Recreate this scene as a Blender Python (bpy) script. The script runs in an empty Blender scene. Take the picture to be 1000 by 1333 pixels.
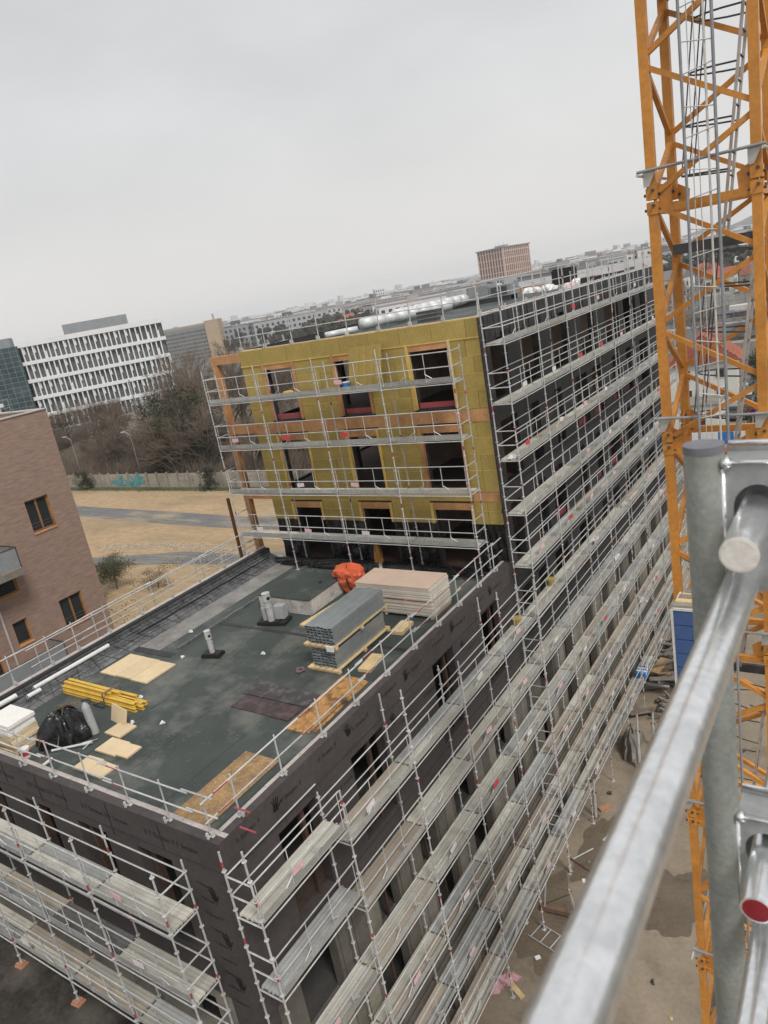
import bpy, math, random
from mathutils import Matrix, Vector
random.seed(7)
S = bpy.context.scene
COL = S.collection
R = math.radians

# ------------------------------------------------------------------ camera
CAM = Vector((11.2, -7.6, 24.0))
cam_d = bpy.data.cameras.new('camera')
cam = bpy.data.objects.new('camera', cam_d)
COL.objects.link(cam)
yaw, pitch, roll, FPX = R(35.765), R(16.644), R(10.484), 948.7
fw = Vector((-math.sin(yaw)*math.cos(pitch), math.cos(yaw)*math.cos(pitch), -math.sin(pitch)))
rt = Vector((math.cos(yaw), math.sin(yaw), 0.0))
up = rt.cross(fw)
rt2 = math.cos(roll)*rt - math.sin(roll)*up
up2 = math.sin(roll)*rt + math.cos(roll)*up
M = Matrix((rt2, up2, -fw)).transposed().to_4x4()
M.translation = CAM
cam.matrix_world = M
cam_d.sensor_fit = 'VERTICAL'
cam_d.sensor_height = 36.0
cam_d.sensor_width = 27.0
cam_d.lens = 36.0*FPX/1333.0
cam_d.clip_start = 0.05
cam_d.clip_end = 30000
cam_d.dof.use_dof = True
cam_d.dof.focus_distance = 26.0
cam_d.dof.aperture_fstop = 9.0
S.camera = cam

# ------------------------------------------------------------------ world: overcast sky
SUN_EL, SUN_AZ = 52.0, 120.0          # degrees, azimuth clockwise from +Y
w = bpy.data.worlds.new('World')
S.world = w
w.use_nodes = True
nt = w.node_tree
nt.nodes.clear()
N = nt.nodes.new
L = nt.links.new
out = N('ShaderNodeOutputWorld'); bg = N('ShaderNodeBackground')
sky = N('ShaderNodeTexSky'); sky.sky_type = 'NISHITA'; sky.sun_disc = False
sky.sun_elevation = R(SUN_EL); sky.sun_rotation = R(SUN_AZ)
sky.air_density = 1.0; sky.dust_density = 4.0
tc = N('ShaderNodeTexCoord')
mp = N('ShaderNodeMapping'); mp.inputs['Scale'].default_value = (1.3, 1.3, 3.2)
nz = N('ShaderNodeTexNoise'); nz.inputs['Scale'].default_value = 1.7; nz.inputs['Detail'].default_value = 5.0
nz.inputs['Roughness'].default_value = 0.5
cr = N('ShaderNodeValToRGB')
cr.color_ramp.elements[0].position = 0.30; cr.color_ramp.elements[0].color = (4.6, 4.62, 4.66, 1)
cr.color_ramp.elements[1].position = 0.72; cr.color_ramp.elements[1].color = (5.85, 5.85, 5.82, 1)
sep = N('ShaderNodeSeparateXYZ')
mr = N('ShaderNodeMapRange'); mr.inputs['From Min'].default_value = -0.02; mr.inputs['From Max'].default_value = 0.28
mr.interpolation_type = 'SMOOTHSTEP'
hz = N('ShaderNodeMix'); hz.data_type = 'RGBA'
hz.inputs['A'].default_value = (5.85, 5.7, 5.5, 1)
mx = N('ShaderNodeMix'); mx.data_type = 'RGBA'; mx.inputs['Factor'].default_value = 0.94
L(tc.outputs['Generated'], mp.inputs['Vector']); L(mp.outputs['Vector'], nz.inputs['Vector'])
L(nz.outputs['Fac'], cr.inputs['Fac'])
L(tc.outputs['Generated'], sep.inputs['Vector']); L(sep.outputs['Z'], mr.inputs['Value'])
L(mr.outputs['Result'], hz.inputs['Factor']); L(cr.outputs['Color'], hz.inputs['B'])
L(sky.outputs['Color'], mx.inputs['A']); L(hz.outputs['Result'], mx.inputs['B'])
L(mx.outputs['Result'], bg.inputs['Color'])
bg.inputs['Strength'].default_value = 0.1
L(bg.outputs['Background'], out.inputs['Surface'])

sun_d = bpy.data.lights.new('sun', 'SUN')
sun_d.energy = 1.5; sun_d.angle = R(14); sun_d.color = (1.0, 0.97, 0.93)
sun = bpy.data.objects.new('sun', sun_d); COL.objects.link(sun)
sd = Vector((math.sin(R(SUN_AZ))*math.cos(R(SUN_EL)), math.cos(R(SUN_AZ))*math.cos(R(SUN_EL)), math.sin(R(SUN_EL))))
sun.rotation_euler = sd.to_track_quat('Z', 'Y').to_euler()

S.view_settings.view_transform = 'Standard'
S.view_settings.look = 'None'
S.view_settings.exposure = 0.5
S.view_settings.gamma = 1.0
S.view_settings.use_curve_mapping = False
S.cycles.max_bounces = 6
S.cycles.volume_bounces = 4

# ------------------------------------------------------------------ materials
MATS = {}
def mat(name, col, rough=0.7, metal=0.0, var=0.18, scale=1.2, fine=14.0, fvar=0.10, bump=0.15, orand=0.0,
        stain=None, stain_amt=0.0, stain_scale=0.5, stretch=(1, 1, 1), spec=0.4):
    """base colour broken up by two sizes of noise, optional stains of another colour, optional per-object shift"""
    m = bpy.data.materials.new(name); m.use_nodes = True
    t = m.node_tree; n = t.nodes.new; l = t.links.new
    p = t.nodes['Principled BSDF']
    p.inputs['Roughness'].default_value = rough; p.inputs['Metallic'].default_value = metal
    p.inputs['Specular IOR Level'].default_value = spec
    g = n('ShaderNodeNewGeometry')
    mpn = n('ShaderNodeMapping'); mpn.inputs['Scale'].default_value = stretch
    l(g.outputs['Position'], mpn.inputs['Vector'])
    a = n('ShaderNodeTexNoise'); a.inputs['Scale'].default_value = scale; a.inputs['Detail'].default_value = 6; a.inputs['Roughness'].default_value = 0.65
    b = n('ShaderNodeTexNoise'); b.inputs['Scale'].default_value = fine; b.inputs['Detail'].default_value = 3
    l(mpn.outputs['Vector'], a.inputs['Vector']); l(mpn.outputs['Vector'], b.inputs['Vector'])
    r1 = n('ShaderNodeMapRange'); r1.inputs['From Min'].default_value = 0.3; r1.inputs['From Max'].default_value = 0.7
    r1.inputs['To Min'].default_value = 1-var; r1.inputs['To Max'].default_value = 1+var
    r2 = n('ShaderNodeMapRange'); r2.inputs['From Min'].default_value = 0.3; r2.inputs['From Max'].default_value = 0.7
    r2.inputs['To Min'].default_value = 1-fvar; r2.inputs['To Max'].default_value = 1+fvar
    l(a.outputs['Fac'], r1.inputs['Value']); l(b.outputs['Fac'], r2.inputs['Value'])
    mu = n('ShaderNodeMath'); mu.operation = 'MULTIPLY'; l(r1.outputs['Result'], mu.inputs[0]); l(r2.outputs['Result'], mu.inputs[1])
    last = mu
    if orand:
        oi = n('ShaderNodeObjectInfo'); r3 = n('ShaderNodeMapRange')
        r3.inputs['To Min'].default_value = 1-orand; r3.inputs['To Max'].default_value = 1+orand
        l(oi.outputs['Random'], r3.inputs['Value'])
        m2 = n('ShaderNodeMath'); m2.operation = 'MULTIPLY'; l(mu.outputs[0], m2.inputs[0]); l(r3.outputs['Result'], m2.inputs[1]); last = m2
    vm = n('ShaderNodeVectorMath'); vm.operation = 'SCALE'; vm.inputs[0].default_value = col[:3]
    l(last.outputs[0], vm.inputs['Scale'])
    c_out = vm.outputs['Vector']
    if stain:
        s = n('ShaderNodeTexNoise'); s.inputs['Scale'].default_value = stain_scale; s.inputs['Detail'].default_value = 8; s.inputs['Roughness'].default_value = 0.7
        l(mpn.outputs['Vector'], s.inputs['Vector'])
        r4 = n('ShaderNodeMapRange'); r4.inputs['From Min'].default_value = 0.48; r4.inputs['From Max'].default_value = 0.66
        r4.inputs['To Max'].default_value = stain_amt
        l(s.outputs['Fac'], r4.inputs['Value'])
        mxn = n('ShaderNodeMix'); mxn.data_type = 'RGBA'; mxn.inputs['B'].default_value = (*stain, 1)
        l(r4.outputs['Result'], mxn.inputs['Factor']); l(c_out, mxn.inputs['A']); c_out = mxn.outputs['Result']
    l(c_out, p.inputs['Base Color'])
    if bump:
        bm = n('ShaderNodeBump'); bm.inputs['Strength'].default_value = bump; bm.inputs['Distance'].default_value = 0.02
        l(b.outputs['Fac'], bm.inputs['Height']); l(bm.outputs['Normal'], p.inputs['Normal'])
    MATS[name] = m
    return m

mat('galvanised', (.55, .55, .54), .5, .3, .22, 3, 30, .12, .05, .10)
mat('galvanised_near', (.90, .91, .92), .27, .95, .08, 9, 60, .10, .03, 0, (.66, .68, .68), .45, 14)
mat('post_steel', (.32, .335, .31), .62, .35, .18, 8, 90, .12, .05, 0, (.30, .29, .22), .5, 10)
mat('plate_steel', (.35, .36, .355), .55, .45, .15, 8, 60, .1, .05)
mat('deck_steel', (.52, .50, .435), .75, .0, .14, .8, 45, .12, .05, .26, (.30, .28, .22), .55, .9)
mat('deck_grey', (.40, .41, .40), .7, .1, .16, .8, 45, .12, .05, .2, (.24, .23, .20), .55, .9)
mat('deck_brown', (.40, .345, .275), .8, 0, .18, .8, 45, .14, .05, .2, (.26, .21, .16), .6, .8)
mat('deck_dark', (.15, .145, .14), .7, .1, .2, 1.6, 18, .2, .1, .1)
mat('toe_board', (.40, .40, .38), .6, .3, .2, 2, 20, .15, .05, .15)
mat('red_tape', (.34, .07, .075), .6)
mat('label_white', (.72, .66, .66), .6, 0, .1)
mat('label_pink', (.70, .46, .48), .6, 0, .1)
mat('label_red', (.62, .05, .07), .6, 0, .1)
mat('membrane', (.064, .054, .053), .62, 0, .22, .9, 8, .15, .5, 0, (.075, .064, .062), .5, .7)
mat('membrane_dark', (.035, .034, .036), .55, 0, .3, 1.1, 7, .2, .6, .12)
mat('lettering', (.003, .003, .0035), .6, 0, .05, bump=0)
mat('roof_felt', (.050, .062, .057), .6, 0, .25, .6, 40, .22, .25, .10, (.17, .17, .15), .75, .55)
mat('bare_screed', (.25, .24, .225), .85, 0, .3, .8, 16, .2, .3, 0, (.10, .10, .10), .7, .6)
mat('drape_sheet', (.10, .10, .105), .5, 0, .45, 3.5, 12, .4, .8, 0, (.25, .25, .25), .5, 2.0)
mat('coping_metal', (.50, .45, .42), .6, .1, .15, 2)
mat('coping_pale', (.46, .41, .38), .7, 0, .18, 2)
mat('rockwool', (.41, .305, .092), .95, 0, .08, 1.8, 22, .12, .5, .085, (.30, .23, .075), .3, 1.0)
mat('lumber_yellow', (.68, .46, .13), .8, 0, .15, 2, 20, .12, .1, .08)
mat('lumber_orange', (.54, .285, .13), .8, 0, .2, 1.5, 18, .15, .1, .08, (.30, .11, .04), .5, 1.2)
mat('lumber_pale', (.62, .46, .25), .85, 0, .15, 3, 25, .15, .1, .12)
mat('beam_yellow', (.66, .43, .07), .7, 0, .12, 3, 25, .1, .1, .08)
mat('osb', (.42, .22, .075), .85, 0, .3, 5, 45, .45, .2, 0, (.03, .02, .014), .95, 1.7)
mat('osb_dull', (.33, .21, .10), .85, 0, .3, 5, 45, .45, .2, 0, (.17, .12, .07), .7, 2.2)
mat('board_maroon', (.055, .032, .034), .6, 0, .25, 2, 20, .2, .1, .1, (.16, .13, .13), .5, 3)
mat('board_grey', (.05, .045, .045), .6, 0, .25, 2, 20, .2, .1, .1, (.19, .17, .17), .6, 3)
mat('board_pale', (.66, .52, .33), .9, 0, .08, 2, 30, .08, .1, .05)
mat('concrete', (.30, .28, .25), .85, 0, .2, .6, 10, .12, .2, 0, (.20, .18, .16), .5, .5)
mat('concrete_pale', (.24, .22, .185), .85, 0, .22, .5, 9, .12, .2, .12, (.12, .11, .09), .7, .4)
mat('facade_concrete', (.15, .135, .112), .85, 0, .22, .5, 9, .12, .2, .12, (.075, .068, .058), .7, .4)
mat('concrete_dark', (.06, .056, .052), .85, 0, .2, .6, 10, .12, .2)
mat('upstand', (.56, .54, .50), .85, 0, .15, 1.6, 14, .15, .2, 0, (.20, .18, .16), .7, 1.4)
mat('yard_concrete', (.275, .225, .165), .7, 0, .22, .3, 6, .1, .2, 0, (.11, .085, .058), .95, .13)
mat('podium_wet', (.040, .034, .028), .35, 0, .5, .7, 8, .3, .4, 0, (.16, .15, .13), .4, .35)
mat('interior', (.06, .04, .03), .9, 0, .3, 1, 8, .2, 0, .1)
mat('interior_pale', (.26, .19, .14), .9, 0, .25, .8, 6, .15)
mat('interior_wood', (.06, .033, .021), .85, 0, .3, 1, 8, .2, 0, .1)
mat('glass_dark', (.03, .035, .036), .1, 0, .2, 1, bump=0, spec=.6)
mat('steel_stud', (.36, .40, .41), .4, .55, .12, 3, 25, .08, .03, .06)
mat('stud_dark', (.03, .035, .04), .6, .3)
mat('plasterboard', (.66, .60, .52), .8, 0, .08, 2, 20, .06, .1, .04)
mat('plaster_top', (.62, .47, .37), .6, 0, .08, 2, 20, .05, .05, .04)
mat('tarp_orange', (.68, .135, .06), .42, 0, .22, 5, 25, .12, .3)
mat('gold_wrap', (.28, .14, .035), .35, .3, .35, 6, 30, .3, .4)
mat('white_plastic', (.74, .74, .73), .4, 0, .06, 2, 20, .05, .05, .04)
mat('grey_plastic', (.35, .36, .36), .45, 0, .1, 2)
mat('black_film', (.012, .012, .013), .22, 0, .3, 3, 10, .3, .9)
mat('black_rubber', (.015, .015, .016), .6, 0, .2)
mat('foam_white', (.78, .76, .72), .8, 0, .06, 2, 20, .05, .1, .04)
mat('foam_cream', (.70, .57, .38), .85, 0, .1, 2, 20, .08, .1, .08)
mat('pipe_white', (.70, .71, .70), .35, 0, .08, 2)
mat('duct_silver', (.66, .67, .67), .5, .2, .15, 2, 10, .1, .25)
mat('crane_orange', (.60, .255, .048), .45, 0, .12, 1.5, 18, .10, .06, .05, (.28, .10, .02), .45, 1.1)
mat('crane_dark', (.12, .045, .02), .6, 0, .2, 2)
mat('aluminium', (.50, .48, .45), .5, .4, .12, 3)
mat('dark_steel', (.09, .095, .10), .5, .4, .2, 3)
mat('panel_blue', (.055, .105, .25), .5, 0, .1, 1.2, 12, .06, .05)
mat('frame_white', (.60, .58, .54), .6, 0, .12, 3)
mat('rust', (.16, .10, .07), .9, 0, .35, 3, 20, .3, .4)
mat('rubble_steel', (.22, .19, .16), .8, .1, .3, 3, 20, .3, .2, .25)
mat('pink_sheet', (.55, .33, .36), .6, 0, .25, 6, 20, .2, .5)
mat('foam_pallet', (.4, .2, .12), .8)
mat('sand', (.395, .285, .168), .95, 0, .16, .08, 2.5, .16, .2, 0, (.26, .195, .12), .8, .13, (.5, 1.8, 1))
mat('grass', (.075, .085, .03), .95, 0, .4, .5, 5, .3, .3)
mat('path_asphalt', (.16, .16, .16), .9, 0, .2, .35, 5, .15, .2, 0, (.38, .31, .21), .9, .5, (.35, 1.8, 1))
mat('stones', (.38, .32, .25), .9, 0, .3, 2, 12, .2, .3, .2)
mat('embankment_soil', (.10, .08, .055), .95, 0, .35, .15, 2, .3, .3, 0, (.16, .14, .09), .5, .2)
mat('ballast', (.19, .175, .16), .95, 0, .2, .3, 6, .25, .3)
mat('city_ground', (.17, .17, .16), .95, 0, .35, .02, .3, .25, 0, 0, (.06, .07, .05), .8, .006)
mat('asphalt', (.09, .09, .092), .85, 0, .2, .2, 4, .12, .1)
mat('road_paint', (.6, .6, .58), .7)
mat('precast_wall', (.38, .34, .28), .9, 0, .2, .4, 6, .12, .2, .06, (.22, .19, .16), .6, .5)
mat('graffiti', (.05, .36, .37), .6, 0, .3, 2.2, 6, .3, 0, 0, (.10, .15, .28), .8, 1.5)
mat('twig', (.165, .128, .098), .95, 0, .3, .3, 4, .2, 0, .22)
mat('bark', (.10, .08, .06), .95, 0, .3, .6, 8, .2, .2, .15)
mat('twig_pale', (.5, .47, .45), .95, 0, .2, .5, 4, .2, 0, .1)
mat('leaf_dark', (.035, .048, .024), .8, 0, .5, 1.2, 6, .35, 0, .15)
mat('leaf_olive', (.085, .088, .045), .8, 0, .4, 1.2, 6, .3, 0, .15)
mat('office_white', (.76, .77, .77), .6, 0, .06, .5)
mat('office_glass', (.12, .13, .135), .25, 0, .4, .25, 1, .1, 0, .2, spec=.6)
mat('office_teal', (.03, .065, .072), .15, 0, .4, .3, 1, .1, 0, 0, (.10, .13, .13), .5, .3, spec=.6)
mat('office_grey', (.26, .27, .28), .6, 0, .1)
mat('beige_render', (.42, .32, .22), .8, 0, .1, .1, orand=.08)
mat('tower_pink', (.66, .46, .37), .8, 0, .08, .1)
mat('tower_dark', (.10, .075, .075), .6, 0, .2, .2)
for i, c in enumerate([(.62, .62, .62), (.44, .45, .46), (.66, .65, .62), (.30, .31, .33), (.48, .43, .39), (.26, .21, .19)]):
    mat('city_wall_%d' % i, c, .85, 0, .12, .05, .5, .06, 0, .18)
mat('city_roof', (.25, .24, .24), .85, 0, .25, .03, orand=.4)
mat('city_window', (.055, .06, .07), .3, 0, .2, .3, bump=0)
mat('city_trees', (.05, .048, .035), .95, 0, .4, .05, .5, .3, 0, .2)
mat('hill_forest', (.05, .05, .042), .95, 0, .3, .01, .1, .3, 0)
mat('roof_tile', (.34, .105, .06), .85, 0, .2, 2, 9, .25, .3, .15)
mat('house_render', (.66, .64, .58), .85, 0, .06, .4)
mat('window_wood', (.30, .15, .055), .6, 0, .2, 3, 20, .1, .1)
mat('blue_sheet', (.03, .18, .50), .5)
mat('sign_blue', (.02, .03, .16), .4)
mat('sign_red', (.5, .02, .03), .4)
mat('car_paint', (.35, .36, .38), .3, .3, .02, 1, orand=.6)
mat('tyre', (.02, .02, .02), .8)
mat('cap_white', (.70, .66, .60), .6, 0, .08, 30, 90, .06, .1)
mat('cap_grey', (.17, .17, .19), .6, 0, .1, 30)
mat('cap_red', (.28, .012, .02), .5, 0, .2, 40)
mat('rope', (.20, .13, .13), .9, 0, .5, 20)

def brick_material():
    m = bpy.data.materials.new('thin_brick'); m.use_nodes = True
    t = m.node_tree; n = t.nodes.new; l = t.links.new
    p = t.nodes['Principled BSDF']; p.inputs['Roughness'].default_value = .9
    g = n('ShaderNodeNewGeometry'); sp = n('ShaderNodeSeparateXYZ'); cb = n('ShaderNodeCombineXYZ'); ad = n('ShaderNodeMath'); ad.operation = 'ADD'
    l(g.outputs['Position'], sp.inputs[0]); l(sp.outputs['X'], ad.inputs[0]); l(sp.outputs['Y'], ad.inputs[1])
    l(ad.outputs[0], cb.inputs['X']); l(sp.outputs['Z'], cb.inputs['Y'])
    b = n('ShaderNodeTexBrick'); b.inputs['Scale'].default_value = 1.0; b.inputs['Brick Width'].default_value = .24; b.inputs['Row Height'].default_value = .062
    b.inputs['Mortar Size'].default_value = .006; b.offset = .5; b.inputs['Mortar Smooth'].default_value = .3
    b.inputs['Color1'].default_value = (.36, .24, .188, 1); b.inputs['Color2'].default_value = (.31, .208, .163, 1); b.inputs['Mortar'].default_value = (.26, .195, .165, 1)
    l(cb.outputs[0], b.inputs['Vector'])
    a = n('ShaderNodeTexNoise'); a.inputs['Scale'].default_value = 1.6; a.inputs['Detail'].default_value = 6
    mpn = n('ShaderNodeMapping'); mpn.inputs['Scale'].default_value = (.6, 1, 5); l(g.outputs['Position'], mpn.inputs['Vector']); l(mpn.outputs['Vector'], a.inputs['Vector'])
    r = n('ShaderNodeMapRange'); r.inputs['From Min'].default_value = .3; r.inputs['From Max'].default_value = .7; r.inputs['To Min'].default_value = .82; r.inputs['To Max'].default_value = 1.14
    l(a.outputs['Fac'], r.inputs['Value'])
    vm = n('ShaderNodeVectorMath'); vm.operation = 'SCALE'; l(b.outputs['Color'], vm.inputs[0]); l(r.outputs['Result'], vm.inputs['Scale'])
    l(vm.outputs['Vector'], p.inputs['Base Color'])
    bm = n('ShaderNodeBump'); bm.inputs['Strength'].default_value = .4; bm.inputs['Distance'].default_value = .01
    l(b.outputs['Fac'], bm.inputs['Height']); bm.invert = True; l(bm.outputs['Normal'], p.inputs['Normal'])
    MATS['thin_brick'] = m
brick_material()

# ------------------------------------------------------------------ mesh helpers
class MB:
    def __init__(s):
        s.v = []; s.f = []; s.mi = []; s.m = 0
    def face(s, *idx):
        s.f.append(idx); s.mi.append(s.m)
    def pts(s, P):
        k = len(s.v); s.v.extend([tuple(p) for p in P]); return k
    def quad(s, *P):
        k = s.pts(P); s.face(*range(k, k+len(P))); return s
    def box(s, x0, y0, z0, x1, y1, z1):
        k = s.pts([(x0, y0, z0), (x1, y0, z0), (x1, y1, z0), (x0, y1, z0), (x0, y0, z1), (x1, y0, z1), (x1, y1, z1), (x0, y1, z1)])
        for q in ((0, 3, 2, 1), (4, 5, 6, 7), (0, 1, 5, 4), (1, 2, 6, 5), (2, 3, 7, 6), (3, 0, 4, 7)):
            s.face(*[k+i for i in q])
        return s
    def bar(s, p, q, w, h, roll=0.0):
        """rectangular bar from p to q"""
        p = Vector(p); q = Vector(q); d = (q-p).normalized()
        a = Vector((0, 0, 1)) if abs(d.z) < .95 else Vector((0, 1, 0))
        x = d.cross(a).normalized(); y = x.cross(d).normalized()
        if roll:
            x, y = x*math.cos(roll)+y*math.sin(roll), y*math.cos(roll)-x*math.sin(roll)
        c = [(-w/2, -h/2), (w/2, -h/2), (w/2, h/2), (-w/2, h/2)]
        k = s.pts([p+x*i+y*j for i, j in c]+[q+x*i+y*j for i, j in c])
        for i in range(4):
            j = (i+1) % 4; s.face(k+i, k+j, k+4+j, k+4+i)
        s.face(k+3, k+2, k+1, k); s.face(k+4, k+5, k+6, k+7)
        return s
    def tube(s, p, q, r, n=6, r2=None, cap=True):
        p = Vector(p); q = Vector(q); d = (q-p).normalized()
        a = Vector((0, 0, 1)) if abs(d.z) < .9 else Vector((1, 0, 0))
        x = d.cross(a).normalized(); y = d.cross(x)
        r2 = r if r2 is None else r2
        cs = [(math.cos(2*math.pi*i/n), math.sin(2*math.pi*i/n)) for i in range(n)]
        k = s.pts([p+(x*c+y*e)*r for c, e in cs]+[q+(x*c+y*e)*r2 for c, e in cs])
        for i in range(n):
            j = (i+1) % n; s.face(k+i, k+n+i, k+n+j, k+j)
        if cap and n > 3:
            s.face(*[k+i for i in range(n)]); s.face(*[k+n+i for i in reversed(range(n))])
        return s
    def path(s, P, r, n=6):
        for a, b in zip(P[:-1], P[1:]): s.tube(a, b, r, n)
        return s
    def prism(s, poly, z0, z1, swap=None):
        """poly: list of (x,y); extruded along z, or remapped by swap(x,y,z)"""
        f = swap or (lambda x, y, z: (x, y, z)); n = len(poly)
        k = s.pts([f(x, y, z0) for x, y in poly]+[f(x, y, z1) for x, y in poly])
        for i in range(n):
            j = (i+1) % n; s.face(k+i, k+j, k+n+j, k+n+i)
        s.face(*[k+i for i in reversed(range(n))]); s.face(*[k+n+i for i in range(n)])
        return s
    def add(s, other, M=None):
        k = len(s.v)
        s.v.extend([tuple(M @ Vector(p)) if M else p for p in other.v])
        for f, mi in zip(other.f, other.mi):
            s.f.append(tuple(i+k for i in f)); s.mi.append(mi)
        return s
    def mesh(s, name, mats, smooth=False):
        me = bpy.data.meshes.new(name); me.from_pydata(s.v, [], s.f)
        if isinstance(mats, str): mats = [mats]
        for m in mats: me.materials.append(MATS[m])
        if len(mats) > 1: me.polygons.foreach_set('material_index', s.mi)
        if smooth: me.polygons.foreach_set('use_smooth', [True]*len(s.f))
        me.update()
        return me

def link(name, data, parent=None, M=None):
    o = bpy.data.objects.new(name, data); COL.objects.link(o)
    if parent is not None: o.parent = parent
    if M is not None: o.matrix_local = M
    return o
def part(name, mb, mats, parent=None, M=None, label=None, smooth=False, stuff=False):
    me = mb.mesh(name, mats, smooth) if isinstance(mb, MB) else mb
    o = link(name, me, parent, M)
    if label: o['label'] = label
    if stuff: o['kind'] = 'stuff'
    return o
def tag(o, label, cat, group=None):
    o['label'] = label; o['category'] = cat
    if group: o['group'] = group
    return o
def thing(name, label, cat, loc=(0, 0, 0), rz=0.0, group=None):
    o = link(name, None, None, Matrix.Translation(loc) @ Matrix.Rotation(rz, 4, 'Z'))
    o.empty_display_size = .2
    return tag(o, label, cat, group)
def solid(name, label, cat, mb, mats, loc=(0, 0, 0), rz=0.0, group=None, smooth=False):
    o = part(name, mb, mats, None, Matrix.Translation(loc) @ Matrix.Rotation(rz, 4, 'Z'), None, smooth)
    return tag(o, label, cat, group)
def structure(name, mb, mats, parent=None, smooth=False):
    o = part(name, mb, mats, parent, None, None, smooth); o['kind'] = 'structure'; return o
def copy_tree(o, parent=None):
    c = o.copy(); COL.objects.link(c)
    if parent is not None: c.parent = parent
    for ch in list(o.children): copy_tree(ch, c)
    return c
T = lambda x, y, z: Matrix.Translation((x, y, z))
RZ = lambda a: Matrix.Rotation(a, 4, 'Z')

def emit(parent, name, mb, mats, mts, limit=300):
    """one object per matrix, sharing a mesh; past the limit the farthest go into one joined part"""
    if not mts: return
    pm = parent.matrix_local if parent is not None else Matrix()
    mts = sorted(mts, key=lambda m: (pm @ m.translation - CAM).length)
    me = mb.mesh(name, mats)
    for m in mts[:limit]: link(name, me, parent, m)
    if len(mts) > limit:
        far = MB()
        for m in mts[limit:]: far.add(mb, m)
        part(name+'s_beyond', far, mats, parent, stuff=True)

def wall_holes(u0, u1, z0, z1, holes, th, n_out=-1):
    """slab in the local xz plane, front face at y=0, thickness th behind it, rectangular holes (a,b,c,d)"""
    us = sorted({u0, u1, *[h[0] for h in holes], *[h[1] for h in holes]})
    zs = sorted({z0, z1, *[h[2] for h in holes], *[h[3] for h in holes]})
    us = [u for u in us if u0 <= u <= u1]; zs = [z for z in zs if z0 <= z <= z1]
    mb = MB()
    inside = lambda u, z: any(a < u < b and c < z < d for a, b, c, d in holes)
    for i in range(len(zs)-1):
        j = 0
        while j < len(us)-1:
            zc = (zs[i]+zs[i+1])/2
            if inside((us[j]+us[j+1])/2, zc): j += 1; continue
            k = j
            while k+1 < len(us)-1 and not inside((us[k+1]+us[k+2])/2, zc): k += 1
            a, b, c, d = us[j], us[k+1], zs[i], zs[i+1]
            mb.quad((a, 0, c), (b, 0, c), (b, 0, d), (a, 0, d))
            mb.quad((b, th, c), (a, th, c), (a, th, d), (b, th, d))
            j = k+1
    for a, b, c, d in holes:
        a, b, c, d = max(a, u0), min(b, u1), max(c, z0), min(d, z1)
        if a >= b or c >= d: continue
        mb.quad((a, 0, c), (a, th, c), (a, th, d), (a, 0, d))
        mb.quad((b, th, c), (b, 0, c), (b, 0, d), (b, th, d))
        mb.quad((a, 0, c), (b, 0, c), (b, th, c), (a, th, c))
        mb.quad((a, th, d), (b, th, d), (b, 0, d), (a, 0, d))
    mb.quad((u0, th, z0), (u0, 0, z0), (u0, 0, z1), (u0, th, z1)); mb.quad((u1, 0, z0), (u1, th, z0), (u1, th, z1), (u1, 0, z1))
    mb.quad((u0, 0, z1), (u1, 0, z1), (u1, th, z1), (u0, th, z1)); mb.quad((u0, th, z0), (u1, th, z0), (u1, 0, z0), (u0, 0, z0))
    return mb
E_SIDE = T(0, 0, 0) @ RZ(math.pi/2)     # local x -> +Y, local y -> -X : the long east side
def text_mesh(body, size, name):
    cu = bpy.data.curves.new(name, 'FONT'); cu.body = body; cu.size = size; cu.resolution_u = 2; cu.extrude = 0.0008
    o = bpy.data.objects.new(name, cu); COL.objects.link(o)
    dg = bpy.context.evaluated_depsgraph_get(); dg.update()
    me = bpy.data.meshes.new_from_object(o.evaluated_get(dg))
    bpy.data.objects.remove(o); bpy.data.curves.remove(cu)
    me.materials.clear(); me.materials.append(MATS['lettering']); me.name = name
    return me

# ================================================================== SETTING: ground, field, paths, embankment
GZ = 5.0
g = MB()
B = 5600
for x0, y0, x1, y1 in ((-B, -B, -12, B), (45, -B, B, B), (-12, -B, 45, -45), (-12, 60, 45, B)):
    g.quad((x0, y0, GZ), (x1, y0, GZ), (x1, y1, GZ), (x0, y1, GZ))
structure('ground', g, 'city_ground')
structure('construction_yard', MB().quad((-12, -45, 0), (45, -45, 0), (45, 60, 0), (-12, 60, 0)), 'yard_concrete')
structure('retaining_wall', MB().box(-12, 59.7, -.2, 45, 60, GZ+.12).box(44.7, -45, -.2, 45, 59.7, GZ+.12).box(-12.3, 39.05, -.2, -12.0, 59.7, GZ+.12), 'concrete')
structure('podium_slab', MB().box(-40, -45, 5.1, -.06, -.06, 7.12), 'podium_wet')
structure('sand_field', MB().quad((-125, 14, GZ+.01), (-12.6, 14, GZ+.01), (-12.6, 51, GZ+.01), (-125, 51, GZ+.01)), 'sand')
structure('grass_verge', MB().quad((-125, 50.2, GZ+.016), (-12.6, 49.9, GZ+.016), (-12.6, 51.2, GZ+.016), (-125, 51.4, GZ+.016)), 'grass')
def ribbon(P, z):
    """P: list of (x,y,half width)"""
    mb = MB(); prev = None
    for i, (x, y, h) in enumerate(P):
        a = P[max(i-1, 0)]; b = P[min(i+1, len(P)-1)]
        d = Vector((b[0]-a[0], b[1]-a[1])).normalized(); nx, ny = -d.y, d.x
        cur = ((x-nx*h, y-ny*h, z), (x+nx*h, y+ny*h, z))
        if prev: mb.quad(prev[0], cur[0], cur[1], prev[1])
        prev = cur
    return mb
structure('path', ribbon([(-110, 47, 1.6), (-90, 44.5, 1.7), (-70, 42, 1.6), (-55, 41, 1.7), (-42, 40.2, 1.6), (-30, 40.5, 1.7), (-14, 42, 1.6)], GZ+.022), 'path_asphalt')
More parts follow.
